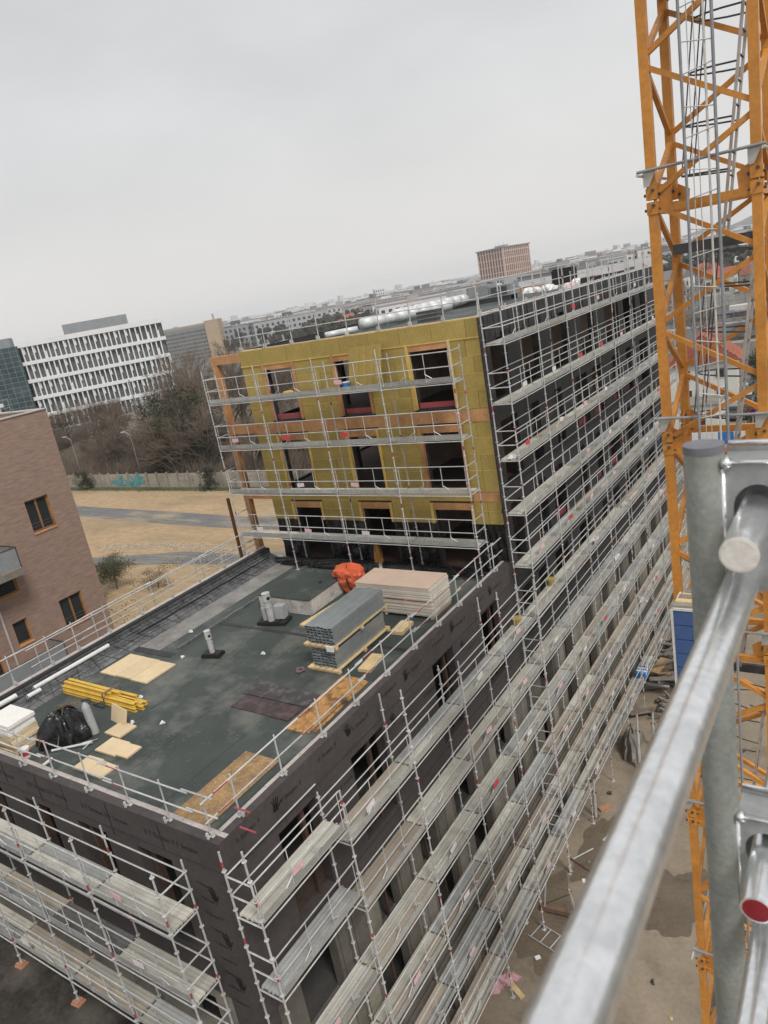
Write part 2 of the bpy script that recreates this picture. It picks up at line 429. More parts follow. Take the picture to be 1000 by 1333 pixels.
structure('path', ribbon([(-70, 22, 1.3), (-55, 27, 1.4), (-46, 29.6, 1.3), (-40, 31.2, 1.4), (-34, 31.8, 1.2), (-27, 33.5, .9), (-20, 37, .6)], GZ+.024), 'path_asphalt')
st = MB()
for i in range(900):
    t = random.random(); x = -52+22*t+random.gauss(0, .8); y = 32.2+1.4*math.sin(t*3)+random.gauss(0, .4); r = random.uniform(.03, .11)
    k = [(x+r*math.cos(a+random.random()*.5)*random.uniform(.7, 1.2), y+r*math.sin(a)*random.uniform(.7, 1.2)) for a in (0, 1.25, 2.5, 3.7, 5)]
    st.prism(k, GZ+.01, GZ+.02+r*.8)
o = part('stone_rubble', st, 'stones', stuff=True); o['label'] = 'strip of pale stones between the two dark paths on the sand field'; o['category'] = 'rubble'
# tufts of grass near the block
tf = MB()
for i in range(5200):
    x = random.uniform(-40, -13); y = random.uniform(17, 33) if i % 3 else random.uniform(49.4, 51.5)
    if i % 3 == 0: x = random.uniform(-95, -14)
    if math.sin(x*.6)*math.cos(y*.5+x*.2) < .1 and i % 3: continue
    h = random.uniform(.04, .14); a = random.random()*6.28; dx, dy = math.cos(a)*.06, math.sin(a)*.06
    tf.quad((x-dx, y-dy, GZ), (x+dx, y+dy, GZ), (x+dx*.3+random.gauss(0, .05), y+dy*.3+random.gauss(0, .05), GZ+h))
o = part('grass_tufts', tf, 'grass', stuff=True); o['label'] = 'sparse green weeds growing along the edges of the sand field'; o['category'] = 'grass'
# embankment grid
def bank_h(x, y):
    u = (y-52.2)/13.0
    u = max(0, min(1, u)); h = u*u*(3-2*u)*4.0
    f = max(0, min(1, (-22-x)/30.0)); f = f*f*(3-2*f)
    g2 = max(0, min(1, (190-y)/40.0))
    return GZ - .05 + h*f*g2 + (.18*math.sin(x*.31)*math.cos(y*.47) if 0 < u < 1 else 0)*f
eb = MB(); nx_, ny_ = 70, 44
xs = [-330+i*(315/nx_) for i in range(nx_+1)]; ys = [51.8+j*(140/ny_)*(.35+.65*j/ny_) for j in range(ny_+1)]
eb.pts([(x, y, bank_h(x, y)) for y in ys for x in xs])
for j in range(ny_):
    for i in range(nx_):
        k = j*(nx_+1)+i; eb.face(k, k+1, k+nx_+2, k+nx_+1)
structure('railway_embankment', eb, 'embankment_soil', smooth=True)

# railway along the plateau (direction of the office front)
DX, DY = .6, .8
def plat(s, t, z=9.0):      # s along, t across (towards the office)
    return (-111 + DX*s - DY*t, 68 + DY*s + DX*t, z)
def plat_strip(t0, t1, z, s0=-70, s1=90):
    return MB().quad(plat(s0, t1, z), plat(s0, t0, z), plat(s1, t0, z), plat(s1, t1, z))
structure('railway_ballast', plat_strip(-9, 3, 9.05), 'ballast')
tr = MB()
for t in (-7.4, -5.96, -2.4, -.96):
    tr.bar(plat(-70, t, 9.26), plat(90, t, 9.26), .07, .15)
t_o = thing('railway_track', 'pair of railway tracks on the bank below the white office', 'railway track')
part('rail', tr, 'rust', t_o)
sl = MB()
for i in range(230):
    for t in (-6.7, -1.7): sl.bar(plat(-70+i*.69, t-1.25, 9.12), plat(-70+i*.69, t+1.25, 9.12), .24, .14)
part('sleepers', sl, 'concrete_dark', t_o, stuff=True)
pw = MB()
for k in range(60):
    s = -70+k*2.6
    pw.bar(plat(s+.03, 5, 9.6), plat(s+2.57, 5, 9.6), .2, 1.1)
w_o = thing('platform_wall', 'long pale wall along the tracks in front of the white office', 'wall')
part('wall_panel', pw, 'concrete_pale', w_o)
for k in range(4):
    p = plat(-38+k*26, -9.6)
    m_o = thing('catenary_mast', 'grey overhead line mast beside the railway tracks', 'mast', p, math.atan2(DY, DX), 'masts along the railway')
    part('pole', MB().box(-.12, -.12, 0, .12, .12, 8.2), 'office_grey', m_o)
    part('arm', MB().bar((0, 0, 7.2), (0, 5.2, 7.6), .1, .1).tube((0, .1, 6), (0, 4, 7.4), .04), 'office_grey', m_o)

# ================================================================== concrete fence with graffiti
fx0, fx1, fy = -98.0, -18.0, 51.6
fence = thing('concrete_fence', 'beige precast concrete fence with teal graffiti behind the sand field', 'fence', (fx0, fy, GZ))
nb = 40; bw = (fx1-fx0)/nb
pm_ = [T(i*bw, 0, 0) for i in range(nb+1)]
emit(fence, 'fence_post', MB().box(-.09, -.13, 0, .09, .11, 2.05), 'concrete', pm_)
pl = []
for i in range(nb):
    for j in range(4): pl.append(T(i*bw+.1, random.uniform(-.012, .012), .02+j*.46))
emit(fence, 'fence_panel', MB().box(0, -.03, 0, bw-.2, .03, .445), 'precast_wall', pl)
gf = MB()
for i in range(26):
    x = 22.3+random.uniform(0, 6.4); z = random.uniform(.25, 1.55); a = random.uniform(-.7, .7); l2 = random.uniform(.3, .9); h2 = random.uniform(.12, .3)
    c, s2 = math.cos(a), math.sin(a); y_ = -.052-.0015*i
    gf.quad(*[(x+u*c-v*s2, y_, z+u*s2+v*c) for u, v in ((-l2, -h2), (l2*.8, -h2*.7), (l2, h2), (-l2*.7, h2*.8))])
part('graffiti', gf, 'graffiti', fence, label='teal graffiti sprayed across several fence panels')

# ================================================================== plants
def bare_tree_mesh(seed, h, spread, lv=5, twig=.011, lean=.1):
    rnd = random.Random(seed); tk = MB(); cr_ = MB()
    def grow(p, d, l, r, lev):
        q = p + d*l
        (tk if lev == 0 else cr_).tube(p, q, r, 5 if lev < 2 else 3, r*.68, False)
        if lev >= lv: return
        n = rnd.choice((3, 3, 4)) if lev < lv-1 else 4
        for i in range(n):
            a = rnd.random()*6.283; t_ = rnd.uniform(.35, .85) if i else rnd.uniform(.05, .25)
            ax = Vector((math.cos(a), math.sin(a), 0)); ax = (ax - d*ax.dot(d)).normalized()
            nd = (d*math.cos(t_*spread) + ax*math.sin(t_*spread) + Vector((0, 0, .10))).normalized()
            b = p + d*l*(1.0 if i == 0 else rnd.uniform(.45, 1))
            grow(b, nd, l*rnd.uniform(.62, .84), max(r*.58, twig), lev+1)
    d0 = Vector((rnd.gauss(0, lean), rnd.gauss(0, lean), 1)).normalized()
    grow(Vector((0, 0, 0)), d0, h*.27, h*.016, 0)
    return tk, cr_
tree_protos = []
for i in range(5):
    tk, cr_ = bare_tree_mesh(40+i, 11.5+i*.6, 1.15, 6)
    tree_protos.append((tk.mesh('trunk', 'bark'), cr_.mesh('crown', 'twig')))
tkp, crp = bare_tree_mesh(99, 9, 1.2, 6, .014); pale_proto = (tkp.mesh('trunk', 'bark'), crp.mesh('crown', 'twig_pale'))
def place_tree(x, y, z, sc, proto, label, group, name='bare_tree'):
    o = thing(name, label, 'tree', (x, y, z), random.random()*6.28, group); o.scale = (sc*random.uniform(.9, 1.1), sc*random.uniform(.9, 1.1), sc)
    link('trunk', proto[0], o); link('crown', proto[1], o); return o
rr = random.Random(5)
for i in range(88):
    x = rr.uniform(-118, -24); y = rr.uniform(53.3, 66) if x < -50 else rr.uniform(53, 80)
    place_tree(x, y, bank_h(x, y)-.1, (rr.uniform(.85, 1.15) if x > -72 else rr.uniform(.5, .72)), tree_protos[i % 5], 'bare brown tree in the thicket behind the concrete fence', 'bare trees behind the concrete fence')
for i, (x, y, s_) in enumerate([(-68, 62, 1.2), (-64, 60, 1.15), (-70, 65, 1.2), (-60, 61, 1.1), (-63, 66, 1.25)]):
    place_tree(x, y, bank_h(x, y), s_, tree_protos[i], 'tallest bare brown tree standing against the office end wall', 'tall bare trees by the office')
for i, (x, y, s_) in enumerate([(-75, 63, .95), (-78, 65, .9), (-72, 65, .95), (-80, 67, .8), (-77, 61, .7)]):
    place_tree(x, y, bank_h(x, y), s_, pale_proto, 'whitish bare tree in front of the white office windows', 'pale trees before the office', 'pale_tree')
# brushwood
br = []
for k in range(3):
    b_ = MB(); rnd = random.Random(k)
    for i in range(260):
        a = rnd.random()*6.28; e = rnd.uniform(.5, 1.5); l2 = rnd.uniform(.9, 2.6); r0 = rnd.random()*.7
        p = Vector((math.cos(a)*r0, math.sin(a)*r0, 0)); q = p+Vector((math.cos(a)*math.cos(e), math.sin(a)*math.cos(e), math.sin(e)))*l2*.6
        q2 = q+Vector((rnd.gauss(0, .4), rnd.gauss(0, .4), .9))*l2*.4
        b_.tube(p, q, .018, 3, .012, False); b_.tube(q, q2, .012, 3, .006, False)
    br.append(b_.mesh('brushwood', 'twig'))
for i in range(150):
    x = rr.uniform(-112, -22); y = 52.6+abs(rr.gauss(0, 5)); 
    o = link('brushwood', br[i % 3], None, T(x, y, bank_h(x, y)-.05) @ RZ(rr.random()*6) @ Matrix.Scale(rr.uniform(.8, 1.7), 4))
    tag(o, 'low tangle of bare brown brushwood along the concrete fence', 'bush', 'brushwood along the fence')
def leaf_cloud(seed, n, rx, ry, rz, cz, size, shape='ell'):
    rnd = random.Random(seed); mb = MB()
    cl = [(rnd.gauss(0, .45), rnd.gauss(0, .45), rnd.uniform(-.9, .9)) for _ in range(26)]
    for i in range(n):
        c = rnd.choice(cl)
        p = Vector((c[0]+rnd.gauss(0, .2), c[1]+rnd.gauss(0, .2), c[2]+rnd.gauss(0, .16)))
        if shape == 'cone': f = max(.12, .62-.55*p.z); p.x *= f; p.y *= f
        p = Vector((p.x*rx, p.y*ry, cz+p.z*rz))
        d = Vector((rnd.gauss(0, 1), rnd.gauss(0, 1), rnd.gauss(0, .7))).normalized(); e = d.orthogonal().normalized(); s2 = size*rnd.uniform(.5, 1.4)
        mb.quad(p-d*s2, p+e*s2*.45, p+d*s2, p-e*s2*.45)
    return mb
def leafy(name, label, x, y, z, mb, m, th, cat='tree', tr=.12):
    o = thing(name, label, cat, (x, y, z))
    part('trunk', MB().tube((0, 0, -.1), (.1, .05, th), tr, 6, tr*.5), 'bark', o)
    part('crown', mb, m, o); return o
leafy('ivy_tree', 'dark ivy-covered tree rising from the middle of the bare thicket', -65.5, 55, bank_h(-65.5, 55), leaf_cloud(1, 9000, 3.0, 3.0, 5.0, 6.2, .16, 'ell'), 'leaf_dark', 6, tr=.2)
leafy('ivy_tree', 'smaller dark ivy-covered tree beside the taller one in the thicket', -61.5, 55.5, bank_h(-61.5, 55.5), leaf_cloud(2, 4500, 2.0, 2.0, 3.2, 3.8, .15, 'ell'), 'leaf_dark', 5, tr=.18)
leafy('evergreen_shrub', 'dark evergreen clump growing in the left part of the thicket', -81, 57.5, bank_h(-81, 57.5), leaf_cloud(3, 3200, 2.4, 2.2, 1.9, 2.2, .14), 'leaf_dark', 2, 'bush')
leafy('cypress', 'small dark round-topped evergreen in front of the fence near the brick building', -80.2, 50.6, GZ, leaf_cloud(4, 2200, .95, .95, 1.15, 1.5, .09), 'leaf_dark', 1.4, tr=.08)
leafy('cypress', 'small dark evergreen at the fence end beside the scaffold', -55.6, 50.5, GZ, leaf_cloud(5, 2000, .9, .9, 1.3, 1.6, .09), 'leaf_dark', 1.4, tr=.08)
leafy('bush', 'olive-green bush growing at the foot of the brick building corner', -39.5, 24.6, GZ, leaf_cloud(6, 15000, 2.0, 1.8, 1.2, 1.35, .045), 'leaf_olive', 1.2, 'bush', .06)
leafy('bush', 'brownish low bush to the right of the olive-green bush', -35.6, 25.6, GZ, leaf_cloud(7, 4200, 1.3, 1.2, .8, .8, .035), 'twig', .8, 'bush', .05)
for i, (x, y) in enumerate([(-71.9, 53.7), (-52, 53.4), (-86, 54)]):
    o = thing('street_lamp', ['slim street lamp behind the graffiti on the fence', 'slim street lamp close to the timber balcony frame', 'slim street lamp nearest the brick building'][i], 'street lamp', (x, y, bank_h(x, y)), 0, 'street lamps behind the fence')
    part('lamp_post', MB().tube((0, 0, 0), (0, 0, 6.6), .07, 6, .045), 'office_grey', o)
    part('lamp_head', MB().tube((0, 0, 6.5), (-1.0, 0, 6.95), .035, 5).box(-1.75, -.13, 6.9, -.95, .13, 7.02), 'aluminium', o)

# ================================================================== brick apartment building (left)
bx, bz1 = -26.0, 21.17
bk = thing('brick_building', 'pinkish brown brick apartment building with timber windows beside the sand field', 'building', (bx, -6, GZ), math.pi/2)
# local: x along +Y from y=-6, y into the building, z from 5
holes = [(18.3, 19.68, 15.0-GZ, 16.8-GZ), (18.38, 19.82, 9.35-GZ, 11.02-GZ), (15.62, 16.47, 9.68-GZ, 11.0-GZ), (13.6, 16.6, 12.45-GZ, 13.9-GZ), (12.0, 14.2, 14.2-GZ, 16.6-GZ), (11.4, 14.6, 8.0-GZ, 10.3-GZ), (6.0, 7.5, 12.2-GZ, 14-GZ)]
part('wall', wall_holes(0, 21.1, 0, bz1-GZ, holes, .32), 'thin_brick', bk)
part('end_wall', MB().box(20.78, .33, 0, 21.09, 14, bz1-GZ-.01), 'thin_brick', bk)
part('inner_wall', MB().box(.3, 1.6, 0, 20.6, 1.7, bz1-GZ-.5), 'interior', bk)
part('roof', MB().box(.1, .33, bz1-GZ-.5, 20.7, 14, bz1-GZ-.25), 'city_roof', bk)
part('coping', MB().box(-.05, -.06, bz1-GZ, 21.16, .4, bz1-GZ+.06).box(20.74, .4, bz1-GZ, 21.16, 14, bz1-GZ+.06), 'coping_metal', bk)
rl = MB()
for k in range(12): rl.tube((1+k*1.7, .9, bz1-GZ-.3), (1+k*1.7, .9, bz1-GZ+.9), .02, 5)
for z in (.45, .9): rl.tube((1, .9, bz1-GZ+z), (19.7, .9, bz1-GZ+z), .02, 5)
part('roof_railing', rl, 'office_grey', bk)
for a, b, c, d in holes:
    f = MB(); t_ = .09
    f.box(a, .14, c, a+t_, .24, d).box(b-t_, .14, c, b, .24, d).box(a+t_, .14, d-t_, b-t_, .24, d).box(a+t_, .14, c, b-t_, .24, c+t_)
    if b-a > 1.0: f.box((a+b)/2-.05, .15, c+t_, (a+b)/2+.05, .23, d-t_)
    wf = part('window', f, 'window_wood', bk)
    part('reveal', MB().box(b-.013, .003, c+.001, b-.001, .139, d-.001).box(a+.001, .003, c+.001, a+.013, .139, d-.001).box(a+.02, -.05, c-.06, b+.02, .138, c+.012), 'lumber_orange', wf)
    part('pane', MB().box(a+t_, .19, c+t_, b-t_, .2, d-t_), 'glass_dark', wf)
bars = MB()
for i in range(3): bars.tube((18.3, .05, 10.15+i*.18), (19.68, .05, 10.15+i*.18), .012, 4)
for i in range(3): bars.tube((18.38, .05, 4.5+i*.18), (19.82, .05, 4.5+i*.18), .012, 4)
part('window_rail', bars, 'dark_steel', bk)
def balcony(u0, u1, z):
    s_ = part('balcony', MB().box(u0, -1.5, z-.45, u1, 0-.003, z-.1), 'concrete_pale', bk)
    b_ = MB()
    for u in [u0+.04+i*(u1-u0-.08)/5 for i in range(6)]: b_.tube((u, -1.46, z-.1), (u, -1.46, z+1.0), .02, 4)
    for v in (-1.46, -.9, -.4): b_.tube((u1-.04, v, z-.1), (u1-.04, v, z+1.0), .02, 4)
    b_.box(u0, -1.49, z+.98, u1, -1.43, z+1.03).box(u1-.07, -1.43, z+.98, u1-.01, -.01, z+1.03)
    part('balustrade', b_, 'dark_steel', s_)
    part('mesh_infill', MB().box(u0+.02, -1.475, z-.05, u1-.09, -1.47, z+.95).box(u1-.055, -1.44, z-.05, u1-.05, -.02, z+.95), 'office_grey', s_)
    part('balcony_floor', MB().box(u0+.02, -1.46, z-.097, u1-.02, -.02, z-.06), 'lumber_pale', s_)
balcony(10.6, 16.4, 14.1-GZ)
balcony(12.0, 17.2, 8.35-GZ)
part('downpipe', MB().tube((15.2, -.07, 0), (15.2, -.07, 12.1-GZ), .06, 6), 'coping_metal', bk)

# ================================================================== LOW WING under construction
RZ_ = 13.25                     # roof felt level
lw = thing('low_wing', 'flat-roofed low wing wrapped in dark printed membrane with building materials on its roof', 'building', (0, 0, 0))
X0 = -12.35
hf = [(x-.6, x+.6, 10.15, 12.72) for x in (-2.45, -4.85, -7.25, -9.65)]
part('front_wall', wall_holes(X0, 0, 8.9, 13.74, hf, .3), 'membrane', lw)
part('front_wall_base', wall_holes(X0, -1.2, 0, 8.898, [(x-.6, x+.6, 7.2, 8.6) for x in (-2.45, -4.85, -7.25, -9.65)], .3), 'concrete_pale', lw)
part('corner_wrap', MB().box(-1.198, -.005, 0, -.001, .29, 8.897), 'membrane', lw)
hs = [(1.6, 2.95, 10.1, 12.7), (4.5, 6.0, 10.1, 12.7), (8.95, 10.3, 10.1, 12.92), (12.4, 13.9, 10.1, 12.95)]
part('side_wall', wall_holes(.301, 15.2, 8.9, 13.74, hs, .3), 'membrane', lw, E_SIDE)
# lower storeys of the side: pale concrete with dark openings and protruding panels
rnd = random.Random(11)
def low_side(u0, u1, parent):
    hol = []; pans = []
    for z in (7.05, 4.05, 1.05):
        u = u0+.6+rnd.uniform(0, .4)
        while u < u1-1.6:
            wd = rnd.choice((.95, 1.15, 1.4))
            hol.append((u, u+wd, z, z+2.15 if z > 2 else z+2.3))
            e = u+wd+.12; nx2 = u+wd+rnd.uniform(1.2, 2.0)
            while e+.45 < nx2 and e < u1-.6:
                pw_ = rnd.uniform(.45, .62); pans.append((e, e+pw_-.03, z-.2, z+2.35)); e += pw_
            u = nx2
    part('lower_wall', wall_holes(u0, u1, 0, 8.898, hol, .3), 'facade_concrete', parent, E_SIDE)
    pan = MB()
    for a, b, c, d in pans: part('facade_panel', MB().box(a, -.035, c, b, -.003, d), rnd.choice(('facade_concrete', 'concrete_pale', 'concrete_pale')), parent, E_SIDE)
    for z in (3.35, 6.35): part('storey_ledge', MB().box(u0+.01, -.07, z, u1-.01, -.037, z+.22), 'facade_concrete', parent, E_SIDE)
    bz = MB()
    for a, b, c, d in hol:
        if rnd.random() < .5: part('window_post', MB().box((a+b)/2-.03, .12, c, (a+b)/2+.03, .2, d), 'interior_wood', parent, E_SIDE)
    
low_side(.301, 15.2, lw)
part('left_wall', MB().box(X0, .302, 0, X0+.3, 15.2, 13.74), 'drape_sheet', lw)
part('roof', MB().box(X0+.301, .301, 12.95, -.301, 15.19, 13.2), 'concrete_dark', lw)
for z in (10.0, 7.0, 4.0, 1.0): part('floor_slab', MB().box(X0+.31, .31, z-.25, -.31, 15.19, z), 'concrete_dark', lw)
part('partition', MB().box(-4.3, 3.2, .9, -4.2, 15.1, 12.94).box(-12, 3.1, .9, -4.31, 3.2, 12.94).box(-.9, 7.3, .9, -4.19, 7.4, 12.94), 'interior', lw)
# wooden posts standing in the openings
for a, b, c, d in hf: part('timber_post', MB().box(a+.28, .1, c, a+.44, .26, d), 'interior_wood', lw)
for a, b, c, d in hs: part('timber_post', MB().box(a+.9, .14, c, a+1.02, .25, d), 'interior_wood', lw, E_SIDE)
for a, b, c, d in hs: part('board', MB().box(a+.02, .27, c, b-.02, .29, c+.9), 'interior', lw, E_SIDE)
# coping strips, each length its own part
for i in range(9): part('coping', MB().box(X0+i*1.372+.006, .215, 13.741, X0+(i+1)*1.372-.006, .335, 13.762+.004*(i % 2)), 'coping_pale', lw)
part('parapet_cap', MB().box(X0, .004, 13.7405, -.002, .212, 13.757), 'membrane', lw)
for i in range(10): part('coping', MB().box(-.335, .35+i*1.485, 13.741, -.225, .35+i*1.485+1.475, 13.762+.004*(i % 2)), 'coping_pale', lw)
part('parapet_cap', MB().box(-.222, .215, 13.7405, -.004, 15.15, 13.757), 'membrane', lw)
for i in range(5): part('coping', MB().box(X0-.06, .35+i*2.97, 13.742, X0+.12, .35+i*2.97+2.95, 13.80), 'coping_metal', lw)
part('membrane_fold', MB().box(X0+.121, .35, 13.742, X0+.36, 15.1, 13.775), 'black_rubber', lw)
# inside faces of the parapets
part('parapet_lining', MB().box(X0+.3, .301, 13.2, -.301, .33, 13.74).box(-.33, .331, 13.2, -.3011, 15.19, 13.74), 'roof_felt', lw)
part('parapet_lining', MB().box(X0+.301, .331, 13.2, X0+.34, 15.19, 13.741), 'drape_sheet', lw)
# roof felt in strips with lapped edges
for i in range(12):
    a = X0+.345+i*1.0; b = min(a+1.04, -.335)
    y1 = 6.6 if b < -9.2 else 15.18
    if a > -.6: break
    part('felt_strip', MB().box(a, .335, 13.201, b, y1, RZ_-.006*(i % 2)), 'roof_felt', lw)
part('cross_lap', MB().box(X0+.35, 6.45, RZ_+.001, -9.1, 6.75, RZ_+.012).box(-9.2, 9.0, RZ_+.001, -.34, 9.16, RZ_+.008), 'membrane_dark', lw)
part('bare_strip', MB().box(X0+.345, 6.62, 13.201, -9.2, 15.18, 13.24), 'bare_screed', lw)
part('kerb', MB().box(X0+.36, 6.9, 13.2405, X0+.62, 15.1, 13.45).box(-9.32, 7.0, 13.2405, -9.21, 15.1, 13.33), 'drape_sheet', lw)
part('parapet_drape', MB().prism([(X0+.342, 13.20), (X0+.342, 13.55), (X0+1.2, 13.262), (X0+1.2, 13.22)], .4, 15.1, lambda a, b, c: (a, c, b)), 'drape_sheet', lw)
# black reinforcing mesh, draped along the parapet
dm = MB()
for k in range(26): 
    y = .6+k*.56+random.uniform(-.2, .2); dm.path([(X0+.36, y, 13.70), (X0+.44, y+.02, 13.54), (X0+1.25+.1*math.sin(k), y+random.uniform(-.5, .5), 13.272)], .009, 3)
for k in range(5):
    dm.path([(X0+.4+.14*k, .4+j*.8, 13.66-.085*k+.02*math.sin(j*2+k)) for j in range(19)], .009, 3)
for k in range(3): dm.path([(X0+.5+.25*k+.05*math.sin(j*.9+2*k), .4+j*.5, 13.53-.085*k+.02*math.sin(j*1.3+k)) for j in range(30)], .008, 3)
part('draped_mesh', dm, 'black_rubber', lw, stuff=True)
cb_ = MB()
cb_.path([(X0+.65, 7.2+j*.5, 13.47+.012*math.sin(j*1.7)) for j in range(16)], .035, 5)
part('pipe_lining', cb_, 'black_rubber', lw)
# lettering and hand emblems on the membrane
tA = text_mesh('F Stratec II', .19, 'lettering'); tB = text_mesh('II F Stratec II F Stratec', .2, 'lettering')
def hand_mesh():
    mb = MB()
    mb.prism([(-.10, -.12), (.09, -.12), (.12, 0), (.09, .10), (-.09, .10), (-.12, 0)], 0, .002, lambda x, y, z: (x, y, z))
    for a, l2, x in ((.35, .17, -.085), (.12, .22, -.035), (-.06, .23, .02), (-.26, .19, .075)):
        mb.bar((x, .09, .001), (x-math.sin(a)*l2, .09+math.cos(a)*l2, .001), .04, .002)
    mb.bar((.10, -.03, .001), (.22, .09, .001), .045, .002)
    return mb.mesh('hand_emblem', 'lettering')
hd = hand_mesh()
UPR = Matrix.Rotation(math.pi/2, 4, 'X')
def put(me, parent, u, z, side, rot=0.0, off=.004, sc=1.0):
    base = E_SIDE if side else Matrix()
    link(me.name.split('.')[0], me, parent, base @ T(u, -off, z) @ UPR @ RZ(rot) @ Matrix.Scale(sc, 4))
for k in range(5): put(tB, lw, X0+.12+k*2.42, 13.25, 0)
for k in range(10):
    put(tA, lw, .45+k*1.45, 13.32 if k % 2 else 13.40, 1, 0, .004, .9)
    if k % 2 == 0: put(hd, lw, 1.72+k*1.45, 13.36+.03*(k % 4), 1, .15*(k % 3-1), .004, .8)
    if not any(a-.3 < 1.2+k*1.45 < b+.2 for a, b, c, d in hs): (put(hd, lw, .75+k*1.45, 12.5, 1, .1, .004, .8) if k % 3 == 1 else None); put(tA, lw, 1.0+k*1.45 if k else .9, 12.2, 1, 0, .004, .8)
for k in range(9):
    z = 12.55-.43*k
    if k % 3 == 1: put(hd, lw, -.95+.3*(k % 3), z, 0, .2, .0075, .8)
    put(tA, lw, -1.12, z-.2, 0, 0, .0075, .62)
laps = MB()
for x in (-10.9, -9.2, -8.5, -6.9, -5.7, -3.9, -2.0): laps.box(x, -.007, 13.05-.3*random.random(), x+.03, -.001, 13.7)
part('membrane_lap', laps, 'black_rubber', lw)
for z in (12.9, 9.9): part('membrane_seam', MB().box(.31, -.008, z, 15.1, -.001, z+.03), 'membrane_dark', lw, E_SIDE)
part('membrane_seam', MB().box(X0+.1, -.008, 12.95, -.02, -.001, 12.975), 'membrane_dark', lw)

# ================================================================== TALL BLOCK
tb = thing('tall_block', 'taller timber block with yellow insulation front and dark membrane long side', 'building', (0, 0, 0))
TX0, TY0, TY1, TZ = -11.15, 15.2, 39.0, 22.6
cols = [(-9.9, -8.45), (-6.27, -4.92), (-2.87, -1.29)]
rows = [(19.62, 22.0), (16.5, 19.0), (13.32, 16.0)]
yh = [(a, b, c, d) for a, b in cols for c, d in rows]
part('front_wall', wall_holes(TX0, 0, 0, TZ, yh, .2), 'membrane_dark', tb, T(0, TY0+.13, 0))
# insulation boards
def cut(segs, a, b):
    o_ = []
    for s0, s1 in segs:
        if b <= s0 or a >= s1: o_.append((s0, s1)); continue
        if a > s0: o_.append((s0, a))
        if b < s1: o_.append((b, s1))
    return o_
rnd = random.Random(3)
zr = [(21.98, 22.6), (21.38, 21.965), (20.78, 21.365), (20.18, 20.765), (19.54, 20.165), (18.48, 19.07), (17.88, 18.465), (17.28, 17.865), (16.45, 17.265), (16.09, 16.44), (15.72, 16.08), (15.2, 15.705)]
for k, (za, zb) in enumerate(zr):
    segs = [(TX0, -.02)]
    if za == 16.09: segs = cut(segs, -1.12, 0)
    for a, b in cols:
        for c, d in rows:
            if c < (za+zb)/2 < d: segs = cut(segs, a-.15, b+.15)
    for s0, s1 in segs:
        if k and s1-s0 > .2: part('joint_strip', MB().box(s0+.004, -.004, zb+.001, s1-.004, .12, zb+.013), 'lumber_yellow', tb, T(0, TY0, 0))
        x = s0; first = rnd.choice((1.22, .8, .55))
        while x < s1-.02:
            e = min(x+first, s1); first = 1.35 if k == 0 else 1.2
            if s1-e < .2: e = s1
            part('insulation_board', MB().box(x+.008, rnd.uniform(-.012, .012), za, e-.008, .128, zb), 'rockwool', tb, T(0, TY0, 0)); x = e
            if e == s1: break
for a, b in cols:
    for i, (c, d) in enumerate(rows):
        top = d; bot = c if i < 2 else 15.2
        for x0_, x1_ in ((a-.14, a-.02), (b+.02, b+.14)):
            part('jamb', MB().box(x0_, -.03, bot, x1_, .125, top+.002), 'lumber_yellow' if (i*2+int(a)) % 3 else 'lumber_orange', tb, T(0, TY0, 0))
        part('lintel', MB().box(a-.018, .0, top-.26, b+.018, .126, top), 'lumber_orange', tb, T(0, TY0, 0))
        if i == 0: part('guard_board', MB().box(a, .2, c+.02, b, .24, c+.22), 'red_tape', tb, T(0, TY0, 0), 'red guard board across the window foot')
part('floor_beam', MB().box(TX0, -.02, 19.085, -.02, .128, 19.525), 'lumber_orange', tb, T(0, TY0, 0))
part('floor_beam', MB().box(-1.1, -.02, 16.1, -.022, .128, 16.435), 'lumber_orange', tb, T(0, TY0, 0))
part('edge_batten', MB().box(TX0, -.025, 21.955, -.02, .0, 21.99), 'lumber_yellow', tb, T(0, TY0, 0))
# black plastic between the lowest windows
for x0_, x1_ in ((TX0, -10.05), (-8.3, -6.42), (-4.77, -3.02), (-1.14, -.03)):
    d_ = MB(); n_ = 14
    for i in range(n_):
        for j in range(6):
            def P(i, j): 
                x = x0_+(x1_-x0_)*i/n_; z = 13.3+1.9*j/6
                return (x, TY0+.06+.05*math.sin(i*1.9+j*1.1)+.03*math.sin(i*.7-j*2.3), z)
            d_.quad(P(i, j), P(i+1, j), P(i+1, j+1), P(i, j+1))
    part('black_sheet', d_, 'black_film', tb, smooth=True)
# structure inside
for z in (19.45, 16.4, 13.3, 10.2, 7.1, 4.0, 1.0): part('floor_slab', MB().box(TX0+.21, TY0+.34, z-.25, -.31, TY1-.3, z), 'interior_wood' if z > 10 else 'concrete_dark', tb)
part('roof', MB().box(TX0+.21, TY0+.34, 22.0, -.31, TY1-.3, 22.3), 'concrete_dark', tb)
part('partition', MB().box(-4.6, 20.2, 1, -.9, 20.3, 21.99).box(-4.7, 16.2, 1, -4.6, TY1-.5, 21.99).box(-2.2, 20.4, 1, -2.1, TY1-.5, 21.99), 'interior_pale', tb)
part('partition', MB().box(-10.8, 26.0, 1, -7.6, 26.1, 16.1).box(-7.4, 23.0, 1, -4.8, 23.1, 19.1), 'interior_pale', tb)
for x, y in ((-9.3, 17.2), (-8.75, 18.6), (-5.75, 17.0), (-5.3, 19.2), (-1.9, 17.4)):
    part('timber_post', MB().box(x, y, 1.0, x+.22, y+.22, 21.99), 'interior_wood', tb)
lh = [(u, u+3.6, z, z+2.3) for z in (19.62, 16.5) for u in (TY0+1+4.4*i for i in range(9))]
part('left_wall', wall_holes(TY0+.34, TY1-.3, 0, TZ, lh, .2), 'membrane_dark', tb, T(TX0+.2, 0, 0) @ RZ(math.pi/2))
